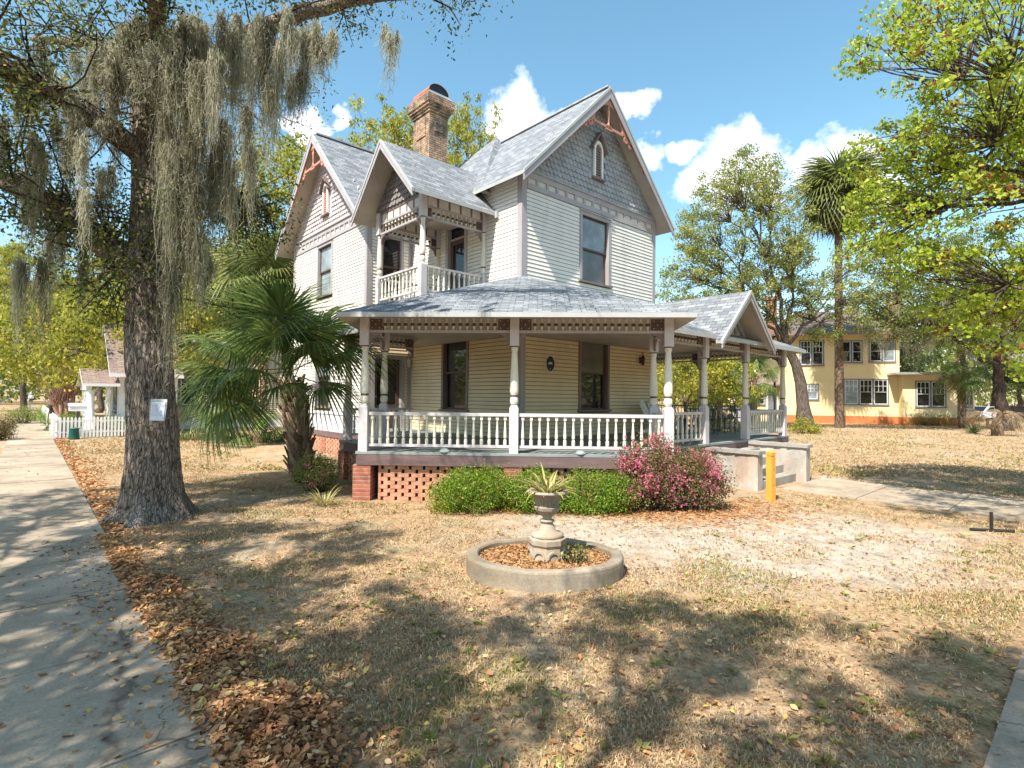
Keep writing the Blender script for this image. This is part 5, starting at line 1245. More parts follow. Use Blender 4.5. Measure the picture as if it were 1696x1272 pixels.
# ---------------- hedges, azaleas
def bush(name,label,cat,loc,ells,nl,ls,leaf,seed,ncl=120,cr=.16,flowers=None,group=None,tmu=.5,stems=14):
    rng=np.random.default_rng(seed); t=thing(name,label,cat,loc,0,group); C=ell_pts(ells,ncl,rng,.75); C=C[C[:,2]>.04]
    w=NB()
    for c in C[::max(1,len(C)//(stems*3))]: w.tube(curve(np.array([c[0]*.45,c[1]*.45,-.02]),c,rng,5,.05,.1),np.linspace(.014,.004,5),5)
    link('stems',w.mesh('stems',M['bark_dark']),t)
    idx=rng.integers(0,len(C),nl); P=C[idx]+rng.normal(size=(nl,3))*cr*np.array([1,1,.8])*.62; P=P[P[:,2]>.02]; idx=idx[:len(P)]; n=len(P)
    l=NB(); l.leaves(P,ls*rng.uniform(.6,1.3,n),rng,np.clip(rng.normal(tmu,.22,n)+rng.normal(0,.12,len(C))[idx],0,1),aspect=.5,flat=.3); link('foliage',l.mesh('foliage',leaf),t)
    if flowers:
        nf,fs,fm=flowers; E=ell_pts(ells,max(8,nf//22),rng,1.); E=E[rng.integers(0,len(E),nf)]+rng.normal(size=(nf,3))*.075; E=E[(E[:,2]>.1)]; n=len(E); q=NB()
        for k in range(5):
            a=2*pi*k/5+rng.random(n)*.4; up=unit(rng.normal(size=(n,3))+np.array([0,-.6,.5])); s=unit(np.cross(up,rng.normal(size=(n,3)))); s2=np.cross(up,s); d=s*np.cos(a)[:,None]+s2*np.sin(a)[:,None]; sd=np.cross(up,d); L=fs*rng.uniform(.7,1.2,(n,1))
            V=np.stack([E,E+d*L*.6+sd*L*.33+up*L*.25,E+d*L+up*L*.3,E+d*L*.6-sd*L*.33+up*L*.25],1).reshape(-1,3); q.add(V,np.arange(4*n).reshape(n,4),np.repeat(np.clip(rng.normal(.5,.25,n),0,1),4))
        link('blossoms',q.mesh('blossoms',fm),t)
    return t
M['azalea_fl']=leafmat('azalea_blossom',[(0,(.42,.06,.13)),(.4,(.60,.16,.24)),(.8,(.70,.34,.40)),(1,(.75,.06,.22))],.4,.5,.2)
M['lf_azalea']=leafmat('azalea_leaves',[(0,(.05,.06,.02)),(.4,(.14,.14,.05)),(.75,(.25,.19,.09)),(1,(.30,.13,.08))],.35,.5,.2)
bush('boxwood_hedge','clipped bright green boxwood shrub left of the urn, in front of the brick lattice','hedge',(-.72,9.35,0),[(0,0,.33,.60,.40,.40),(.35,.05,.38,.45,.34,.36),(-.3,-.1,.3,.38,.3,.3)],20000,.036,M['lf_box'],31,190,.14,None,'boxwood shrubs below the porch',.58)
bush('boxwood_hedge','clipped bright green boxwood shrub directly behind the garden urn','hedge',(.42,9.38,0),[(0,0,.31,.58,.38,.40),(.2,-.1,.26,.4,.3,.26)],16000,.036,M['lf_box'],32,150,.14,None,'boxwood shrubs below the porch',.5)
bush('boxwood_hedge','clipped bright green boxwood shrub between the urn and the pink azalea','hedge',(1.42,9.32,0),[(0,0,.33,.60,.40,.40),(.32,-.02,.36,.38,.34,.34)],18000,.036,M['lf_box'],33,180,.14,None,'boxwood shrubs below the porch',.52)
bush('azalea_bush','large azalea bush full of pink blossom at the right corner of the porch','bush',(2.55,9.45,0),[(-.1,0,.78,.52,.42,.52),(.70,.14,.70,.46,.38,.42),(.25,.05,.45,.5,.4,.35),(-.35,-.1,.38,.36,.33,.3),(.95,.1,.38,.35,.3,.28)],17000,.045,M['lf_azalea'],34,150,.2,(2000,.038,M['azalea_fl']))
bush('azalea_bush','smaller sparse azalea bush left of the brick pier by the palm trunk','bush',(-4.0,11.05,0),[(0,0,.38,.42,.35,.36)],5200,.042,M['lf_olive'],35,100,.15,(110,.032,M['azalea_fl']))
V,F,T=straps(90,.25,.5,.012,np.random.default_rng(6),(.2,1.1),.9,.12)
o=link('grass_tuft',npmesh('grass_tuft',V,F,M['strap'],T),None,(-3.35,9.7,0)); tag(o,'tuft of long dry grass on the lawn left of the brick pier','grass tuft')
V,F,T=straps(9,.2,.38,.02,np.random.default_rng(16),(.1,.7),.9,.03)
o=link('strap_plant',npmesh('strap_plant',V,F,M['palm_y'],T),None,(-.62,8.93,0)); tag(o,'few arching green blades at the foot of the left boxwood shrub','plant')
bush('weed_clump','small green weeds sprouting beside the urn plinth in the ring','weeds',(.72,6.02,.14),[(0,0,.09,.17,.12,.10)],420,.026,M['lf_olive'],36,40,.06,None,None,.6,8)
# ferns behind palms
V,F,T=straps(900,.35,.75,.035,np.random.default_rng(26),(.2,1.2),.9,.3); 
k=np.random.default_rng(2).uniform(-1,1,(900,2)); off=np.repeat(k,27,axis=0)*np.array([3.0,.5]); V[:,0]+=off[:,0]; V[:,1]+=off[:,1]
o=link('fern_bed',npmesh('fern_bed',V,F,M['palm_y'],T),None,(-11.2,22.9,0)); tag(o,'bed of green ferns along the foot of the pale neighbouring house','ferns',kind='stuff')
# ================================================================== NEIGHBOURS, STREET, BACKGROUND TREES
M['cream_wall']=plain('cream_clapboards',(.50,.45,.32),.6,.08,1.5,.1,20)
M['yellow']=plain('yellow_stucco',(.80,.63,.35),.8,.06,.6,.25,35,(1,1,1),.15,(.5,.38,.2),.2)
M['orange']=plain('orange_painted_foundation',(.52,.17,.06),.7,.15,1.5,.2,20,(1,1,1),.2,(.35,.15,.08),.4)
M['slate']=plain('slate_grey_trim',(.17,.175,.20),.5,.1,3,.1)
def bx(name,par,m,*a,smooth=False):
    mb=MB(); mb.box(*a); return mb.build(name,m,par)
def win(par,x0,x1,z0,z1,y,n=2,rows=(2,1),tr='slate'):
    """sash windows in a row on a wall facing local -y"""
    mb=MB(); c=.09; mb.box(x0-c,x0,y-.05,y,z0-c,z1+c); mb.box(x1,x1+c,y-.05,y,z0-c,z1+c); mb.box(x0,x1,y-.052,y,z1,z1+c); mb.box(x0-.12,x1+.12,y-.09,y,z0-c-.02,z0)
    wd=(x1-x0)/n
    for i in range(1,n): mb.box(x0+wd*i-.07,x0+wd*i+.07,y-.05,y,z0,z1)
    w=mb.build('window',M[tr],par)
    for i in range(n):
        a=x0+wd*i+(.07 if i else 0); b=x0+wd*(i+1)-(.07 if i<n-1 else 0); zm=(z0+z1)/2
        s=MB(); t=.05
        for za,zb,k in ((zm-.025,z1,rows[0]),(z0,zm+.025,rows[1])):
            s.box(a,a+t,y-.03,y-.006,za,zb); s.box(b-t,b,y-.03,y-.006,za,zb); s.box(a+t,b-t,y-.03,y-.006,za,za+t); s.box(a+t,b-t,y-.03,y-.006,zb-t,zb)
            cols=3 if k>1 else 1
            for q in range(1,cols): x=a+(b-a)*q/cols; s.box(x-.015,x+.015,y-.028,y-.006,za+t,zb-t)
            if k>1: s.box(a+t,b-t,y-.0285,y-.0065,(za+zb)/2-.015,(za+zb)/2+.015)
        s.build('sash',M['white'],w); g=MB(); g.box(a+.02,b-.02,y-.012,y-.008,z0+.02,z1-.02); g.build('pane',M['glass'] if R.random()<.6 else M['glass_curtain'],w)
    return w
YH=thing('yellow_house','two-storey yellow stucco house with orange foundation band and grey window trim beyond the lawn','house',(23.0,45.8,0),rad(-14))
tx=lambda px:(45.8*(px-848)/890.-23)/(.97+.242*(px-848)/890.)
x1=tx(1490); 
bx('wall',YH,M['yellow'],0,x1,0,9,.63,7.5); bx('foundation',YH,M['orange'],-.03,x1+.03,-.04,9,-.1,.63)
win(YH,tx(1399),tx(1470),1.62,3.62,0,3,(2,1)); win(YH,tx(1394),tx(1427),5.1,6.8,0,2,(1,1)); win(YH,tx(1441),tx(1482),5.15,6.8,0,2,(1,1)); win(YH,tx(1337),tx(1354),2.0,3.2,0,1,(2,1)); win(YH,tx(1326),tx(1363),4.9,6.9,0,2,(2,1))
mb=MB()
for p in ([(-.8,-.9,7.45),(x1+.8,-.9,7.45),(x1*.75,4.5,10.),(x1*.25,4.5,10.)],[(x1+.8,-.9,7.45),(x1+.8,9.9,7.45),(x1*.75,4.5,10.)],[(-.8,9.9,7.45),(-.8,-.9,7.45),(x1*.25,4.5,10.)],[(x1+.8,9.9,7.45),(-.8,9.9,7.45),(x1*.25,4.5,10.),(x1*.75,4.5,10.)]): mb.slab(p,.15)
mb.build('roof',[M['roof_dark'],M['brown2'],M['soffit']],YH)
for px in (1293,1512):
    x=tx(px); mb=MB(); mb.box(x-.4,x+.4,3,3.9,7,11.); mb.box(x-.5,x+.5,2.9,4.0,11.,11.3); mb.build('chimney',M['brick'],YH)
# sun room wing on the right with a canted end
x2=tx(1587); 
def pent(z0,z1,g=0): return [(x1-.1-g,-.8-g,z0),(x2+g*.4,-.8-g,z0),(x2+1.9+g,1.6,z0),(x2+1.9+g,6,z0),(x1-.1-g,6,z0)],(0,0,z1-z0)
for nm,m,z0,z1,g in (('sunroom_wall',M['yellow'],.63,4.0,0),('foundation',M['orange'],-.1,.63,.03)):
    p,e=pent(z0,z1,g); mb=MB(); mb.prism(p,e); mb.build(nm,m,YH)
p,e=pent(4.0,4.18,.8); mb=MB(); mb.prism(p,e); mb.build('sunroom_roof',M['grey_metal'],YH)
win(YH,tx(1510),tx(1556),1.5,3.45,-.8,2,(2,1))
mb=MB(); mb.box(x2-.25,x2-.13,-.93,-.81,0,4.0); mb.build('downspout',M['white'],YH)
ang=math.atan2(2.4,1.9); w=win(YH,.5,2.4,1.3,3.6,0,2,(1,1)); w.location=(x2,-.8,0); w.rotation_euler=(0,0,ang)
# low wing to the left
xa=tx(1195)
bx('low_wing_wall',YH,M['yellow'],xa,0,1.2,6,.0,3.3); mb=MB(); mb.slab([(xa-.4,.5,3.25),(.1,.5,3.25),(.1,4,4.4),(xa-.4,4,4.4)],.12); mb.build('low_wing_roof',[M['roof_brown'],M['brown2'],M['soffit']],YH)
def ydoor(px0,px1,m,z1=2.35,lab=None):
    a,b=tx(px0),tx(px1); f=bx('door',YH,M['white'],a-.12,b+.12,1.13,1.2,0,z1+.12); d=bx('door_leaf',f,m,a,b,1.09,1.13,.02,z1); bx('handle',f,M['black'],b-.15,b-.10,1.05,1.09,1.0,1.1)
ydoor(1219,1236,plain('lilac_door_paint',(.45,.43,.50),.5)); ydoor(1277,1292,M['slate'])
win(YH,tx(1256),tx(1271),1.5,2.5,1.2,1,(1,1))
# lamp standard and blue bench side details
M['yellow'].node_tree.nodes
lp=thing('street_lamp','slim black lamp standard with white globe in front of yellow house','street lamp',(17.6,36.0,0))
bx('pole',lp,M['black'],-.05,.05,-.05,.05,0,3.1); mb=MB(); mb.lathe((0,0,3.1),[(.06,0),(.16,.06),(.2,.2),(.16,.34),(.05,.4)],14); mb.build('globe',M['white'],lp,True)
# --- cottage on the left
ct=thing('cottage','small white clapboard cottage with steep gable and columned porch behind picket fence','house',hw(-7.,20.0),GA)
mb=MB(); mb.box(1.0,3.3,0.5,6.2,0,2.95)
mb.prism([(1.0,.5,2.95),(1.0,6.2,2.95),(1.0,3.35,5.2)],(2.3,0,0)); mb.build('wall',M['white'],ct)
mb=MB()
for s in (-1,1): mb.slab([(.6,3.35,5.4),(3.5,3.35,5.4),(3.5,3.35+s*3.2,2.85),(.6,3.35+s*3.2,2.85)],.15)
mb.build('roof',[M['roof_brown'],M['white'],M['white']],ct)
mb=MB(); mb.slab([(-.35,.1,2.38),(1.0,.1,2.38),(1.0,1.95,3.1),(-.35,1.95,3.1)],.12); mb.slab([(-.35,3.8,2.38),(1.0,3.8,2.38),(1.0,1.95,3.1),(-.35,1.95,3.1)],.12); mb.build('porch_roof',[M['roof_brown'],M['white'],M['white']],ct)
mb=MB(); mb.box(-.2,0,.35,3.6,2.1,2.35); mb.build('porch_beam',M['white'],ct)
for y in (.5,1.5,2.5,3.45):
    mb=MB(); mb.lathe((0,y,.3),[(.2,0),(.2,.1),(.14,.15),(.12,1.65),(.18,1.8)],10); mb.build('porch_column',M['white'],ct,True)
bx('porch_floor',ct,M['floorpaint'],-.3,1,.2,3.7,0,.3)
o=win(ct,.7,1.6,1.1,2.5,0,1); o.location=(1.0,2.9,0); o.rotation_euler=(0,0,-pi/2)
o=win(ct,.3,.9,3.5,4.3,0,1); o.location=(1.0,3.9,0); o.rotation_euler=(0,0,-pi/2)
win(ct,1.6,2.5,1.1,2.4,.5,1)
# --- pale house behind the palms
ph=thing('pale_house','pale cream clapboard house half hidden behind the palms left of the main house','house',hw(-4.5,24.5),GA)
W2=Wall((0,0),(1,0),(0,-1)); oldhouse=house
house=ph; siding(W2,0,9,.4,5.0,[(1.6,2.6,1.3,3.0)],'wall',M['cream_wall'],.13); house=oldhouse
bx('gable_wall',ph,M['cream_wall'],0,9,.12,6,.0,4.95); win(ph,1.65,2.55,1.35,2.95,-.03,1); mb=MB(); mb.slab([(-.5,-.5,4.95),(9.5,-.5,4.95),(9.5,6.,5.6),(-.5,6.,5.6)],.15); mb.build('roof',[M['roof_brown'],M['white'],M['soffit']],ph); bx('base_board',ph,M['white'],0,9,-.04,.1,.0,.4)
# --- picket fences
def picket(name,label,p0,L,rz,h=.95,sp=.125,dirt=False):
    t=thing(name,label,'fence',p0,rz,None); mb=MB(); n=int(L/sp)
    for i in range(n):
        x=i*sp; j=R.uniform(-.02,.02); mb.prism([(x,0,.06),(x+.075,0,.06),(x+.075,0,h-.06+j),(x+.0375,0,h+j),(x,0,h-.06+j)],(0,-.02,0))
    mb.build('pickets',M['white'],t)
    for z in (.25,.72): bx('rail',t,M['white'],0,L,.0,.04,z,z+.07)
    for k in range(int(L/2.4)+1): bx('post',t,M['white'],k*2.4-.05,k*2.4+.05,.04,.14,0,h-.02)
    return t
picket('picket_fence','white picket fence facing the lawn in front of the cottage garden',hw(-8.1,19.7),3.1,GA)
picket('picket_fence','white picket fence running along the sidewalk beside the cottage garden',hw(-8.16,19.75),26,GA+pi/2)
gb=thing('green_bin','small green plastic bin standing against the white pickets','bin',hw(-7.62,19.35),0)
mb=MB(); mb.lathe((0,0,0),[(.19,0),(.2,.05),(.17,.42),(.18,.44)],14); mb.build('body',plain('green_plastic',(.015,.10,.085),.45,.1),gb,True); mb=MB(); mb.lathe((0,0,.44),[(.19,0),(.185,.03),(.08,.055)],14); mb.build('lid',plain('green_plastic_lid',(.02,.12,.10),.45,.1),gb,True)
mx_=thing('mailbox','white wooden box on a brown post rising behind the pickets','mailbox',tuple(at(131,720,24.)*np.array([1,1,0])),GA)
bx('post',mx_,M['skirt'],-.06,.06,-.06,.06,0,1.15); bx('box',mx_,M['white'],-.33,.33,-.2,.2,1.15,1.38); mb=MB(); mb.prism([(-.36,-.23,1.38),(-.36,.23,1.38),(-.36,0,1.5)],(.72,0,0)); mb.build('lid',M['white'],mx_)
# pruned bare crape myrtle
rng=np.random.default_rng(44); nb=NB()
for k in range(4): nb.tube(curve(np.array([.1*k-.15,.05*k,0]),np.array([.35*(k-1.5)*.6,.1*(k-1.5),1.3+.15*k]),rng,6,0,.05),np.linspace(.12,.1,6),8)
for k in range(110):
    b_=np.array([.35*((k%4)-1.5)*.6,.1*((k%4)-1.5),1.25+.15*(k%4)]); a=rng.random()*6.28; s=rng.random()**.6*1.0; nb.tube(curve(b_,b_+np.array([math.cos(a)*s,math.sin(a)*s,rng.uniform(1.1,2.0)*(1.15-.35*s)]),rng,5,.0,.05),np.linspace(.02,.007,5),4)
cm_=thing('bare_myrtle','pruned leafless crape myrtle with a broom of reddish shoots behind the pickets','tree',(-21.9,26.3,0)); link('branches',nb.mesh('branches',plain('reddish_bark',(.36,.20,.145),.8,.25,6,.2,40)),cm_)
# garden shrubs along the fence and verge
for i,(lb,x,y,rx_,rz_,lf,sd,fl) in enumerate([
 ('leafy green shrub at the street corner of the picket fence',-20.6,25.2,.9,.85,'lf_box',61,None),('bright green shrub just behind the pickets right of the white mailbox',-18.1,24.6,.75,.75,'lf_box',62,None),
 ('reddish twiggy shrub by the cottage porch columns',-17.9,25.8,.7,1.0,'lf_azalea',63,None),('yellow-green shrub close to the oak trunk in the cottage garden',-16.2,24.9,.55,1.1,'lf_spring',64,None),
 ('low pale shrub on the verge at the left edge of the view',-20.9,21.8,.6,.75,'lf_azalea',65,None),('green hedge shrub behind the picket run along the sidewalk',-26.5,31.5,1.2,.9,'lf_box',66,None),('round green shrub farther along the sidewalk fence',-34.5,41.,1.4,1.0,'lf_box',67,None),('twiggy grey-green bush on the verge beside the sidewalk',-30.3,33.2,1.0,1.0,'lf_olive',68,None)]):
    bush('garden_shrub',lb,'shrub',(x,y,0),[(0,0,rz_*.55,rx_,rx_*.8,rz_*.6)],3800,.07,M[lf],sd,60,.25,fl,'shrubs of the cottage garden and verge')
# person far down the sidewalk
def person(name,label,loc,rz,h=1.74,shirt=(.7,.7,.68),shorts=(.08,.03,.03)):
    t=thing(name,label,'person',loc,rz)
    Vv=[(0,0,.95),(0,0,1.12),(0,0,1.38),(0,0,1.5),(0,0,1.56),(.19,0,1.42),(.25,-.05,1.15),(.22,-.25,1.02),(.2,-.33,1.0),(-.19,0,1.42),(-.25,-.05,1.15),(-.22,-.25,1.02),(-.2,-.33,1.0),(.1,0,.9),(.11,-.10,.5),(.11,.05,.08),(.11,-.1,.03),(-.1,0,.9),(-.11,.10,.5),(-.11,.28,.1),(-.11,.2,.03)]
    E=[(0,1),(1,2),(2,3),(3,4),(2,5),(5,6),(6,7),(7,8),(2,9),(9,10),(10,11),(11,12),(0,13),(13,14),(14,15),(15,16),(0,17),(17,18),(18,19),(19,20)]
    rd=[.155,.14,.16,.07,.065,.075,.05,.038,.04,.075,.05,.038,.04,.1,.065,.045,.045,.1,.065,.045,.045]
    me=D.meshes.new('body'); me.from_pydata(Vv,E,[]); o=link('body',me,t); o.modifiers.new('s','SKIN')
    for v,r_ in zip(me.skin_vertices[0].data,rd): v.radius=(r_,r_*.85)
    me.skin_vertices[0].data[0].use_root=True; o.modifiers.new('u','SUBSURF').levels=1
    m,nt,b,oo=newmat('clothed_body'); tcn=nt.nodes.new('ShaderNodeTexCoord'); sp=nt.nodes.new('ShaderNodeSeparateXYZ'); nt.links.new(tcn.outputs['Object'],sp.inputs[0]); dv=nt.nodes.new('ShaderNodeMath'); dv.operation='DIVIDE'; dv.inputs[1].default_value=1.8; nt.links.new(sp.outputs[2],dv.inputs[0])
    r_=ramp(nt,[(0,(.3,.18,.12)),(.30,(.35,.2,.14)),(.31,shorts),(.54,shorts),(.55,shirt),(.82,shirt),(.83,(.4,.25,.18)),(1,(.4,.25,.18))],dv.outputs[0]); r_.color_ramp.interpolation='CONSTANT'; nt.links.new(r_.outputs[0],b.inputs['Base Color']); me.materials.append(m)
    mb=MB(); mb.lathe((0,-.01,1.53),[(.05,0),(.075,.04),(.095,.11),(.098,.16),(.085,.22),(.04,.26)],12); mb.lathe((0,-.1,1.62),[(.012,0),(.02,.02),(.008,.05)],6); mb.build('head',plain('skin',(.42,.26,.19),.5,.05),t,True)
    mb=MB(); mb.lathe((0,0,1.70),[(.15,0),(.155,.01),(.1,.02),(.098,.08),(.05,.105)],14); mb.build('hat',M['white'],t,True); return t
person('person','person in white hat and pale top walking away along the sidewalk',hw(-8.7,92,.03),GA)
# cars
def car(label,loc,rz,c,group=None):
    t=thing('parked_car',label,'car',loc,rz,group); pm_=plain('car_paint_'+label[:6],c,.25,.05,3,0,spec=.6)
    mb=MB(); sec=[(-2.2,.35),(-2.25,.7),(-2.0,.85),(-1.2,.95),(-.55,1.42),(.75,1.45),(1.55,.98),(2.1,.9),(2.2,.65),(2.15,.35)]
    mb.prism([(x,-.82,z) for x,z in sec],(0,1.64,0)); mb.build('body',pm_,t)
    mb=MB()
    for s in (-1,1): 
        mb.prism([(x,s*.83,z) for x,z in [(-1.05,.98),(-.5,1.36),(.05,1.38),(.05,.98)]],(0,s*.01,0)); mb.prism([(x,s*.83,z) for x,z in [(.12,.98),(.12,1.38),(.7,1.38),(1.35,.98)]],(0,s*.01,0))
    mb.prism([(-1.21,-.7,.97),(-1.21,.7,.97),(-.6,.62,1.41),(-.6,-.62,1.41)],(-.012,0,.012)); mb.build('window',M['glass'],t)
    for x in (-1.4,1.35):
        for s in (-1,1):
            mb=MB(); mb.lathe((x,s*.72,.32),[(.32,-.1),(.33,-.05),(.33,.08),(.2,.115),(.2,.12)],16,[0,0,0,1],axis=1); mb.build('wheel',[M['black'],M['grey_metal']],t,True)
    for s in (-1,1): bx('headlight',t,M['white'],-2.26,-2.2,s*.6-.14,s*.6+.14,.68,.78)
    return t
car('silver hatchback parked beyond the black fence at the right edge',(46.6,53.0,0),rad(15),(.5,.52,.55)); car('dark car parked under the trees right of the yellow house',(56,60,0),rad(-20),(.03,.035,.04)); car('pale car parked far along the street beyond the myrtle',(-50.5,60,0),GA+pi/2,(.55,.56,.57))
f2=copy_tree(fe); f2.location=(43.5,46.5,0); f2.rotation_euler=(0,0,rad(-6)); f2['label']='low black iron railing at the far right beside the parked cars'
# dry cycad and strap plant at the right
t=thing('dry_cycad','stumpy palm with a skirt of drooping brown dead fronds at the right edge','palm',(27.9,30.9,0)); nb=NB(); nb.tube([(0,0,-.05),(0,0,.5),(0,0,1.0)],[.28,.3,.2],12); link('trunk',nb.mesh('trunk',M['boot']),t)
rng=np.random.default_rng(9)
for k in range(15): frond(t,FD[k%2],Vector((0,0,1.0)),k*2.4,rng.uniform(-.3,.75),rng.normal(0,.6),rng.uniform(.6,.9),'dead_frond')
V,F,T=straps(60,.5,.9,.05,np.random.default_rng(27),(.2,1.2),.6,.15); o=link('strap_plant',npmesh('strap_plant',V,F,M['palm'],T),None,(28.3,33.,0)); tag(o,'dark green strap-leaved clump left of the dry stumpy palm','plant')
bush('weed_clump','yellow-green sapling clump at the foot of the big right-hand tree','weeds',(17.0,31.0,0),[(0,0,.4,.9,.6,.45)],1800,.10,M['lf_spring'],71,40,.25)
bush('weed_clump','low olive shrub along the orange foundation of the yellow house','weeds',(33.5,42.2,0),[(0,0,.35,2.6,.5,.45)],2600,.09,M['lf_olive'],72,60,.3)
# pile of pale rocks by the right cheek wall
mb=MB(); rng=np.random.default_rng(3)
for k in range(7):
    c=Vector((rng.normal(0,.14),rng.normal(0,.10),.04)); r_=rng.uniform(.04,.09); mb.lathe(c,[(r_*.5,-.05),(r_,-.01),(r_*.85,.03),(r_*.3,.05)],6)
o=mb.build('rock_pile',M['cheek'],None,False,hw(5.35,-4.75)); tag(o,'small heap of pale rocks beside the right cheek wall','rocks')
# ---------------- trees
sp=tree('spring_tree','tall yellow-green tree rising behind the left wing gable','tree',(-15.0,35,0),(-14.8,35,6),.32,[(-14.8,35,13.5,4.2,4,6.0),(-17.,34.5,9,3.2,3,3.5),(-12.4,35.5,10.5,3.,3,4)],520,52,.6,.22,M['lf_spring'],M['bark'],51,(6,5),'spring trees behind the houses')
def another(src,label,loc,rz,sc):
    t=copy_tree(src); t.location=loc; t.rotation_euler=(0,0,rz); t.scale=(sc,)*3 if not hasattr(sc,'__len__') else sc; t['label']=label; return t
another(sp,'yellow-green treetop showing over the roof left of the chimney',(-9.0,37.5,0),1.9,(.95,.95,1.2)); another(sp,'yellow-green treetop right of the chimney, its crown against the cloud',(-3.0,39.5,0),4.1,(.72,.72,1.27))
another(sp,'bright spring tree behind the cottage roof',(-26,44,0),.7,.78); another(sp,'bright spring tree along the street left of the cottage',(-40,52,0),2.9,.85); another(sp,'spring tree over the sidewalk at the far left',(-37,41,0),5.0,.72)
another(sp,'spring tree deep down the street beyond the walker',(-62,78,0),1.2,1.0); another(sp,'yellowish tree between cottage and pale house',(-20.5,37,0),3.6,.66)
another(sp,'spring tree on the far side of the street, half cut by the left edge',(-52,52,0),.2,.9); another(sp,'spring tree filling the gap above the picket fence',(-33,58,0),4.4,.9)
lo_=tree('bushy_tree','bright green bushy tree seen under the side porch roof','tree',(9.5,29.5,0),(9.6,29.5,1.6),.16,[(9.6,29.6,3.4,2.6,2.2,2.),(12.2,30.5,3.0,1.8,1.6,1.7)],90,110,.6,.15,M['lf_spring'],M['bark'],52,(5,4))
another(lo_,'leafy green tree crowding the left end of the pale house',(-23.5,27.5,0),.6,(1.25,1.25,1.35)); another(lo_,'leafy green tree over the pale house between oak and near palm',(-17.8,27.5,0),3.4,(1.15,1.15,1.5)); another(lo_,'bushy tree farther back behind the iron porch chairs',(15.0,44,0),2.2,1.25); another(lo_,'low bushy tree left of the lamp standard beyond the fence',(12.5,35.5,0),4.,.9)
rt=tree('shade_tree','spreading olive-green tree with forked trunk right of the side porch','tree',(18.9,34.6,0),(18.4,34.6,5.2),.42,[(14.6,34,12.3,4.6,4,5.2),(17.2,35,9.3,2.9,2.8,3.4),(11.6,33.5,8.6,3.,2.8,3.0),(15.0,34.2,16.2,2.2,2.2,2.2),(20.5,35.2,8.0,2.5,2.4,2.6),(11.2,34,6.4,3.2,3,2.6),(21.6,34.4,9.6,2.0,2,2.4)],1000,58,.5,.14,M['lf_olive'],M['bark'],53,(7,6),trunk=[(18.9,34.6,-.1),(18.75,34.6,1.5),(18.6,34.6,3.0),(18.3,34.6,4.2),(17.7,34.6,5.4)],tmu=.55)
mo_=tree('mossy_tree','dark olive tree hung with grey moss before the right end of yellow house','tree',(33.2,36.4,0),(32.6,36,4.6),.42,[(26.,34.5,9.5,4.2,3.5,3.8),(30.,35.5,8.,3.6,3.,3.0),(23.6,34.,7.6,2.2,2.2,2.0),(33,37,11,4,3.5,4),(27.5,34.2,6.6,3.4,2,1.6)],620,60,.52,.14,M['lf_olive'],M['bark_dark'],54,(6,5),moss=(70,2.4,.22,None) if False else None,tmu=.35)
rng=np.random.default_rng(15); mm=NB(); A=np.stack([rng.uniform(-10,1,80),rng.uniform(-3,2,80),rng.uniform(5,10,80)],1); mossdrape(mm,A,rng.uniform(.8,2.6,80),.16,rng,26,6,.03); link('hanging_moss',mm.mesh('hanging_moss',M['moss']),mo_)
another(mo_,'dark mossy tree farther back at the right edge',(52,58,0),1.0,1.1)
dk=tree('evergreen_tree','dark evergreen tree behind the cottage garden by the street','tree',(-30,47,0),(-30,47,3),.3,[(-30,47,7,3.6,3.4,4),(-32.5,47,5,2.6,2.5,2.8)],140,100,.8,.2,M['lf_dark'],M['bark_dark'],55,(5,4))
for lb,l,r_,s in (('dark evergreen at the end of the sidewalk vista',(-75,96,0),1.,1.2),('dark evergreen behind the spring trees on the left',(-47,66,0),2.,1.1),('dark evergreen behind the bushy trees beyond the side porch',(20,60,0),3.,1.2),('dark evergreen to the right of the yellow house chimney',(47,66,0),4.,1.3),('dark evergreen behind the side porch, left of the globe lamp',(9,52,0),5.,1.05),('dark evergreen past the parked dark car',(66,70,0),.4,1.2)): another(dk,lb,l,r_,s)
def palm2(label,loc,h,sd,sc): return palm('cabbage_palm',label,loc,h,.2,.17,16,FM,np.random.default_rng(sd),(-1.0,1.3),sc,5,True,h*.9)
palm2('dark palm with brown skirt standing left of the globe lamp',(14.6,32.6,0),3.4,81,1.0); palm2('short palm with shaggy trunk under the middle of the side porch roof',(12.0,31.2,0),2.0,82,.9); palm2('brown-skirted palm at the right edge behind the dry cycad',(32.3,38.6,0),5.6,83,1.5)
# maple whose branches reach in from the right
def LIM(P):
    e=(P[:,2]-2)/np.maximum(P[:,1],.1); th=.63+.07*np.sin(P[:,2]*1.9)+.05*np.sin(P[:,1]*3)+np.clip(.26-e,0,1)*1.05
    return (P[:,0]/np.maximum(P[:,1],.1)>th)|(P[:,2]>2.6+.80*P[:,1])
tree('maple_tree','maple with bright yellow-green leaves reaching in from the right edge','tree',(11.6,6.8,0),(11.0,7.4,3.6),.24,[(9.6,10.2,5.6,3.6,2.6,2.6),(8.6,9.6,7.6,3.0,2.4,2.2),(9.8,8.8,3.6,2.4,1.8,1.5),(6.0,4.6,8.2,2.6,2.,.9)],1100,52,.27,.08,M['lf_maple'],M['bark'],56,(8,6),limit=LIM,aspect=.75,tmu=.55,flat=.75)
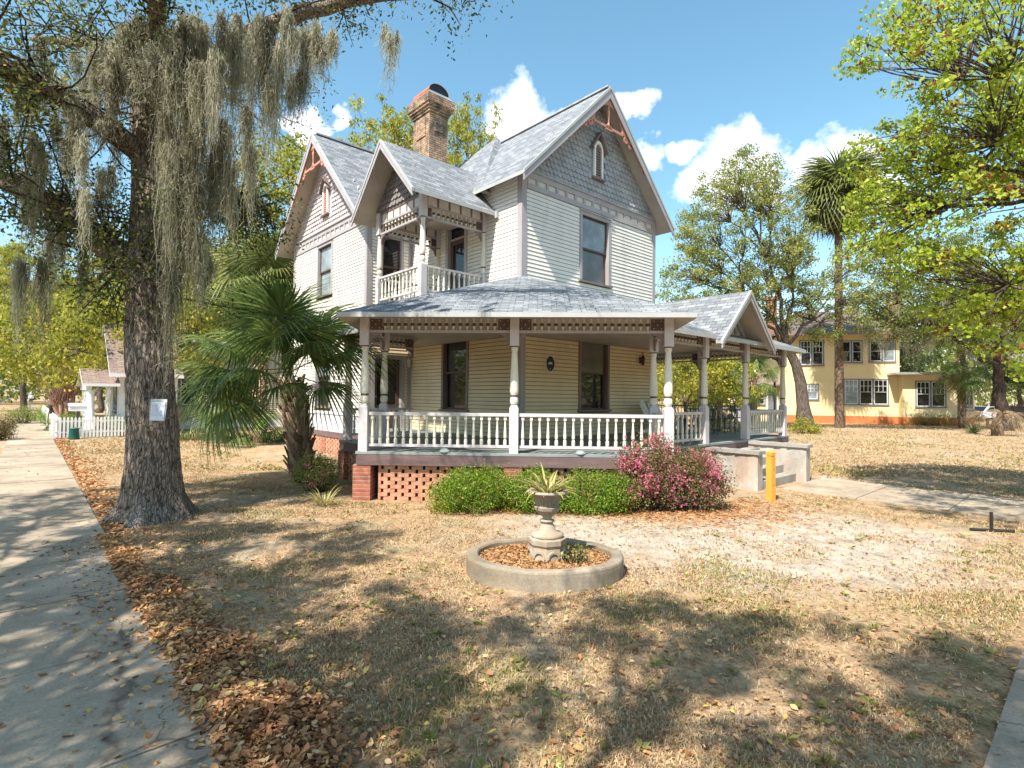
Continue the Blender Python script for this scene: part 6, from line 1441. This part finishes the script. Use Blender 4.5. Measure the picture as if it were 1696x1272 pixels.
# oaks behind the camera: the same row of street trees, they dapple the lawn and the walk
tree('street_oak','live oak of the street row standing behind the viewer','tree',(-4.6,-4.2,0),(-4.5,-4.1,4.2),.42,[(-6.6,-1.6,8.2,3.4,3.0,1.6),(-2.4,-2.2,8.6,3.0,2.4,1.5),(-7.5,1.2,9.0,2.6,1.8,1.2),(-10.5,4.5,8.6,2.8,2.6,1.2),(-6.5,-.6,8.0,2.4,2.2,.9),(-9,1.8,8.4,2.4,2.,.9)],540,120,.33,.11,M['lf_oak'],M['bark_oak'],57,(6,5),limit=lambda P:(P[:,1]<.2)|(P[:,2]>3.2+.80*P[:,1]))
tree('street_oak','live oak on the second sidewalk to the right behind the viewer','tree',(3.2,-6.0,0),(3.0,-5.6,4.4),.36,[(.8,-2.6,8.3,2.6,2.2,1.4),(4.2,-1.6,8.8,2.6,2.,1.3)],180,120,.33,.11,M['lf_oak'],M['bark_oak'],58,(5,4),limit=lambda P:(P[:,1]<.2)|(P[:,2]>3.2+.80*P[:,1]))
# far woods closing the horizon
rng=np.random.default_rng(19); nb=NB(); n=170000; a=rng.uniform(-pi,pi,n); r_=rng.uniform(105,150,n); hh=9+5*fbm(a*14+30,a*3+9,6)+2.*fbm(a*50+30,a*3+9,16); P=np.stack([r_*np.sin(a),r_*np.cos(a),hh*rng.random(n)**.7],1); nb.leaves(P,.9*rng.uniform(.6,1.4,n),rng,np.clip(rng.normal(.45,.2,n)+.5*(fbm(a*25+9,a*2+40,8)-.5),0,1),aspect=.6,flat=.3)
tag(link('woods',nb.mesh('woods',M['lf_olive'])),'distant belt of olive-green trees closing the horizon','woods',kind='stuff')
# ================================================================== LIGHT, SKY, CAMERA
SUN=Vector((-2.077,-3.22,5.2)).normalized()
el=math.asin(SUN.z); az=math.atan2(SUN.x,SUN.y)
L=D.lights.new('sun','SUN'); L.energy=SUN_E; L.angle=rad(.53); L.color=(1.,.94,.85)
lo=D.objects.new('sun',L); COL.objects.link(lo); lo.location=(-20,-30,50)
lo.rotation_euler=(-SUN).to_track_quat('-Z','Y').to_euler()
W=D.worlds.new('World'); SC.world=W; W.use_nodes=True; nt=W.node_tree; nt.nodes.clear()
out=nt.nodes.new('ShaderNodeOutputWorld'); bg=nt.nodes.new('ShaderNodeBackground'); nt.links.new(bg.outputs[0],out.inputs[0])
sky=nt.nodes.new('ShaderNodeTexSky'); sky.sky_type='NISHITA'; sky.sun_disc=False
sky.sun_elevation=el; sky.sun_rotation=az%(2*pi); sky.altitude=0; sky.air_density=SKY_AIR; sky.dust_density=SKY_DUST; sky.ozone_density=SKY_OZ
bg.inputs[1].default_value=SKY_S
tc=nt.nodes.new('ShaderNodeTexCoord'); gen=tc.outputs['Generated']
F_=890.
def pdir(px,py):
    P_,R_=rad(1.29),rad(.55); f=Vector((0,math.cos(P_),math.sin(P_))); u=Vector((0,-math.sin(P_),math.cos(P_))); r=Vector((1,0,0))
    r2=math.cos(R_)*r+math.sin(R_)*u; u2=-math.sin(R_)*r+math.cos(R_)*u
    return (((px-848)/F_)*r2-((py-636)/F_)*u2+f).normalized()
n1=nt.nodes.new('ShaderNodeTexNoise'); n1.inputs['Scale'].default_value=9; n1.inputs['Detail'].default_value=8; n1.inputs['Roughness'].default_value=.62; nt.links.new(gen,n1.inputs['Vector'])
wn=nt.nodes.new('ShaderNodeTexNoise'); wn.inputs['Scale'].default_value=14; wn.inputs['Detail'].default_value=5; nt.links.new(gen,wn.inputs['Vector'])
ws=nt.nodes.new('ShaderNodeVectorMath'); ws.operation='MULTIPLY_ADD'; nt.links.new(wn.outputs['Color'],ws.inputs[0]); ws.inputs[1].default_value=(.09,)*3; nt.links.new(gen,ws.inputs[2])
wo=nt.nodes.new('ShaderNodeVectorMath'); wo.operation='SUBTRACT'; nt.links.new(ws.outputs[0],wo.inputs[0]); wo.inputs[1].default_value=(.045,)*3
acc=None
def mth(op,a,b=None,clamp=False):
    m=nt.nodes.new('ShaderNodeMath'); m.operation=op; m.use_clamp=clamp
    for i,x in enumerate((a,b)):
        if x is None: continue
        if isinstance(x,(int,float)): m.inputs[i].default_value=x
        else: nt.links.new(x,m.inputs[i])
    return m.outputs[0]
for px,py,r in CLOUDS:
    d=pdir(px,py); dp=nt.nodes.new('ShaderNodeVectorMath'); dp.operation='DISTANCE'; nt.links.new(wo.outputs[0],dp.inputs[0]); dp.inputs[1].default_value=d
    s=mth('SUBTRACT',1.,mth('DIVIDE',dp.outputs['Value'],r/F_))
    acc=s if acc is None else mth('MAXIMUM',acc,s)
acc=mth('MAXIMUM',acc,-2.)
val=mth('ADD',acc,mth('MULTIPLY',mth('SUBTRACT',n1.outputs[0],.5),2.9))
mask=mth('SMOOTH_MIN',mth('MULTIPLY',mth('SUBTRACT',val,.05),1.6,True),1.0)
# thin high veil
n2=nt.nodes.new('ShaderNodeTexNoise'); n2.inputs['Scale'].default_value=3.; n2.inputs['Detail'].default_value=6; nt.links.new(gen,n2.inputs['Vector'])
sat=nt.nodes.new('ShaderNodeHueSaturation'); sat.inputs['Saturation'].default_value=SKY_SAT; sat.inputs['Value'].default_value=.93; sat.inputs['Hue'].default_value=.478; nt.links.new(sky.outputs[0],sat.inputs['Color'])
mx=nt.nodes.new('ShaderNodeMix'); mx.data_type='RGBA'; nt.links.new(mask,mx.inputs[0]); nt.links.new(sat.outputs[0],mx.inputs[6]); mx.inputs[7].default_value=(CLOUD_L,CLOUD_L,CLOUD_L*1.02,1)
nt.links.new(mx.outputs[2],bg.inputs[0])
cam=D.cameras.new('camera'); cam.sensor_fit='HORIZONTAL'; cam.sensor_width=36; cam.lens=36*890/1696; cam.clip_end=2000; cam.clip_start=.05
co=D.objects.new('camera',cam); COL.objects.link(co); SC.camera=co
P_,R_=rad(1.29),rad(.55); f=Vector((0,math.cos(P_),math.sin(P_))); u=Vector((0,-math.sin(P_),math.cos(P_))); r=Vector((1,0,0))
r2=math.cos(R_)*r+math.sin(R_)*u; u2=-math.sin(R_)*r+math.cos(R_)*u
mt=Matrix((r2,u2,-f)).transposed().to_4x4(); mt.translation=Vector((0,0,2.)); co.matrix_world=mt
SC.view_settings.view_transform='Standard'; SC.view_settings.look='None'; SC.view_settings.gamma=1; SC.view_settings.exposure=EXPO
SC.render.film_transparent=False
SC.cycles.max_bounces=8; SC.cycles.transparent_max_bounces=16; SC.cycles.diffuse_bounces=4
SC.cycles.use_denoising=True
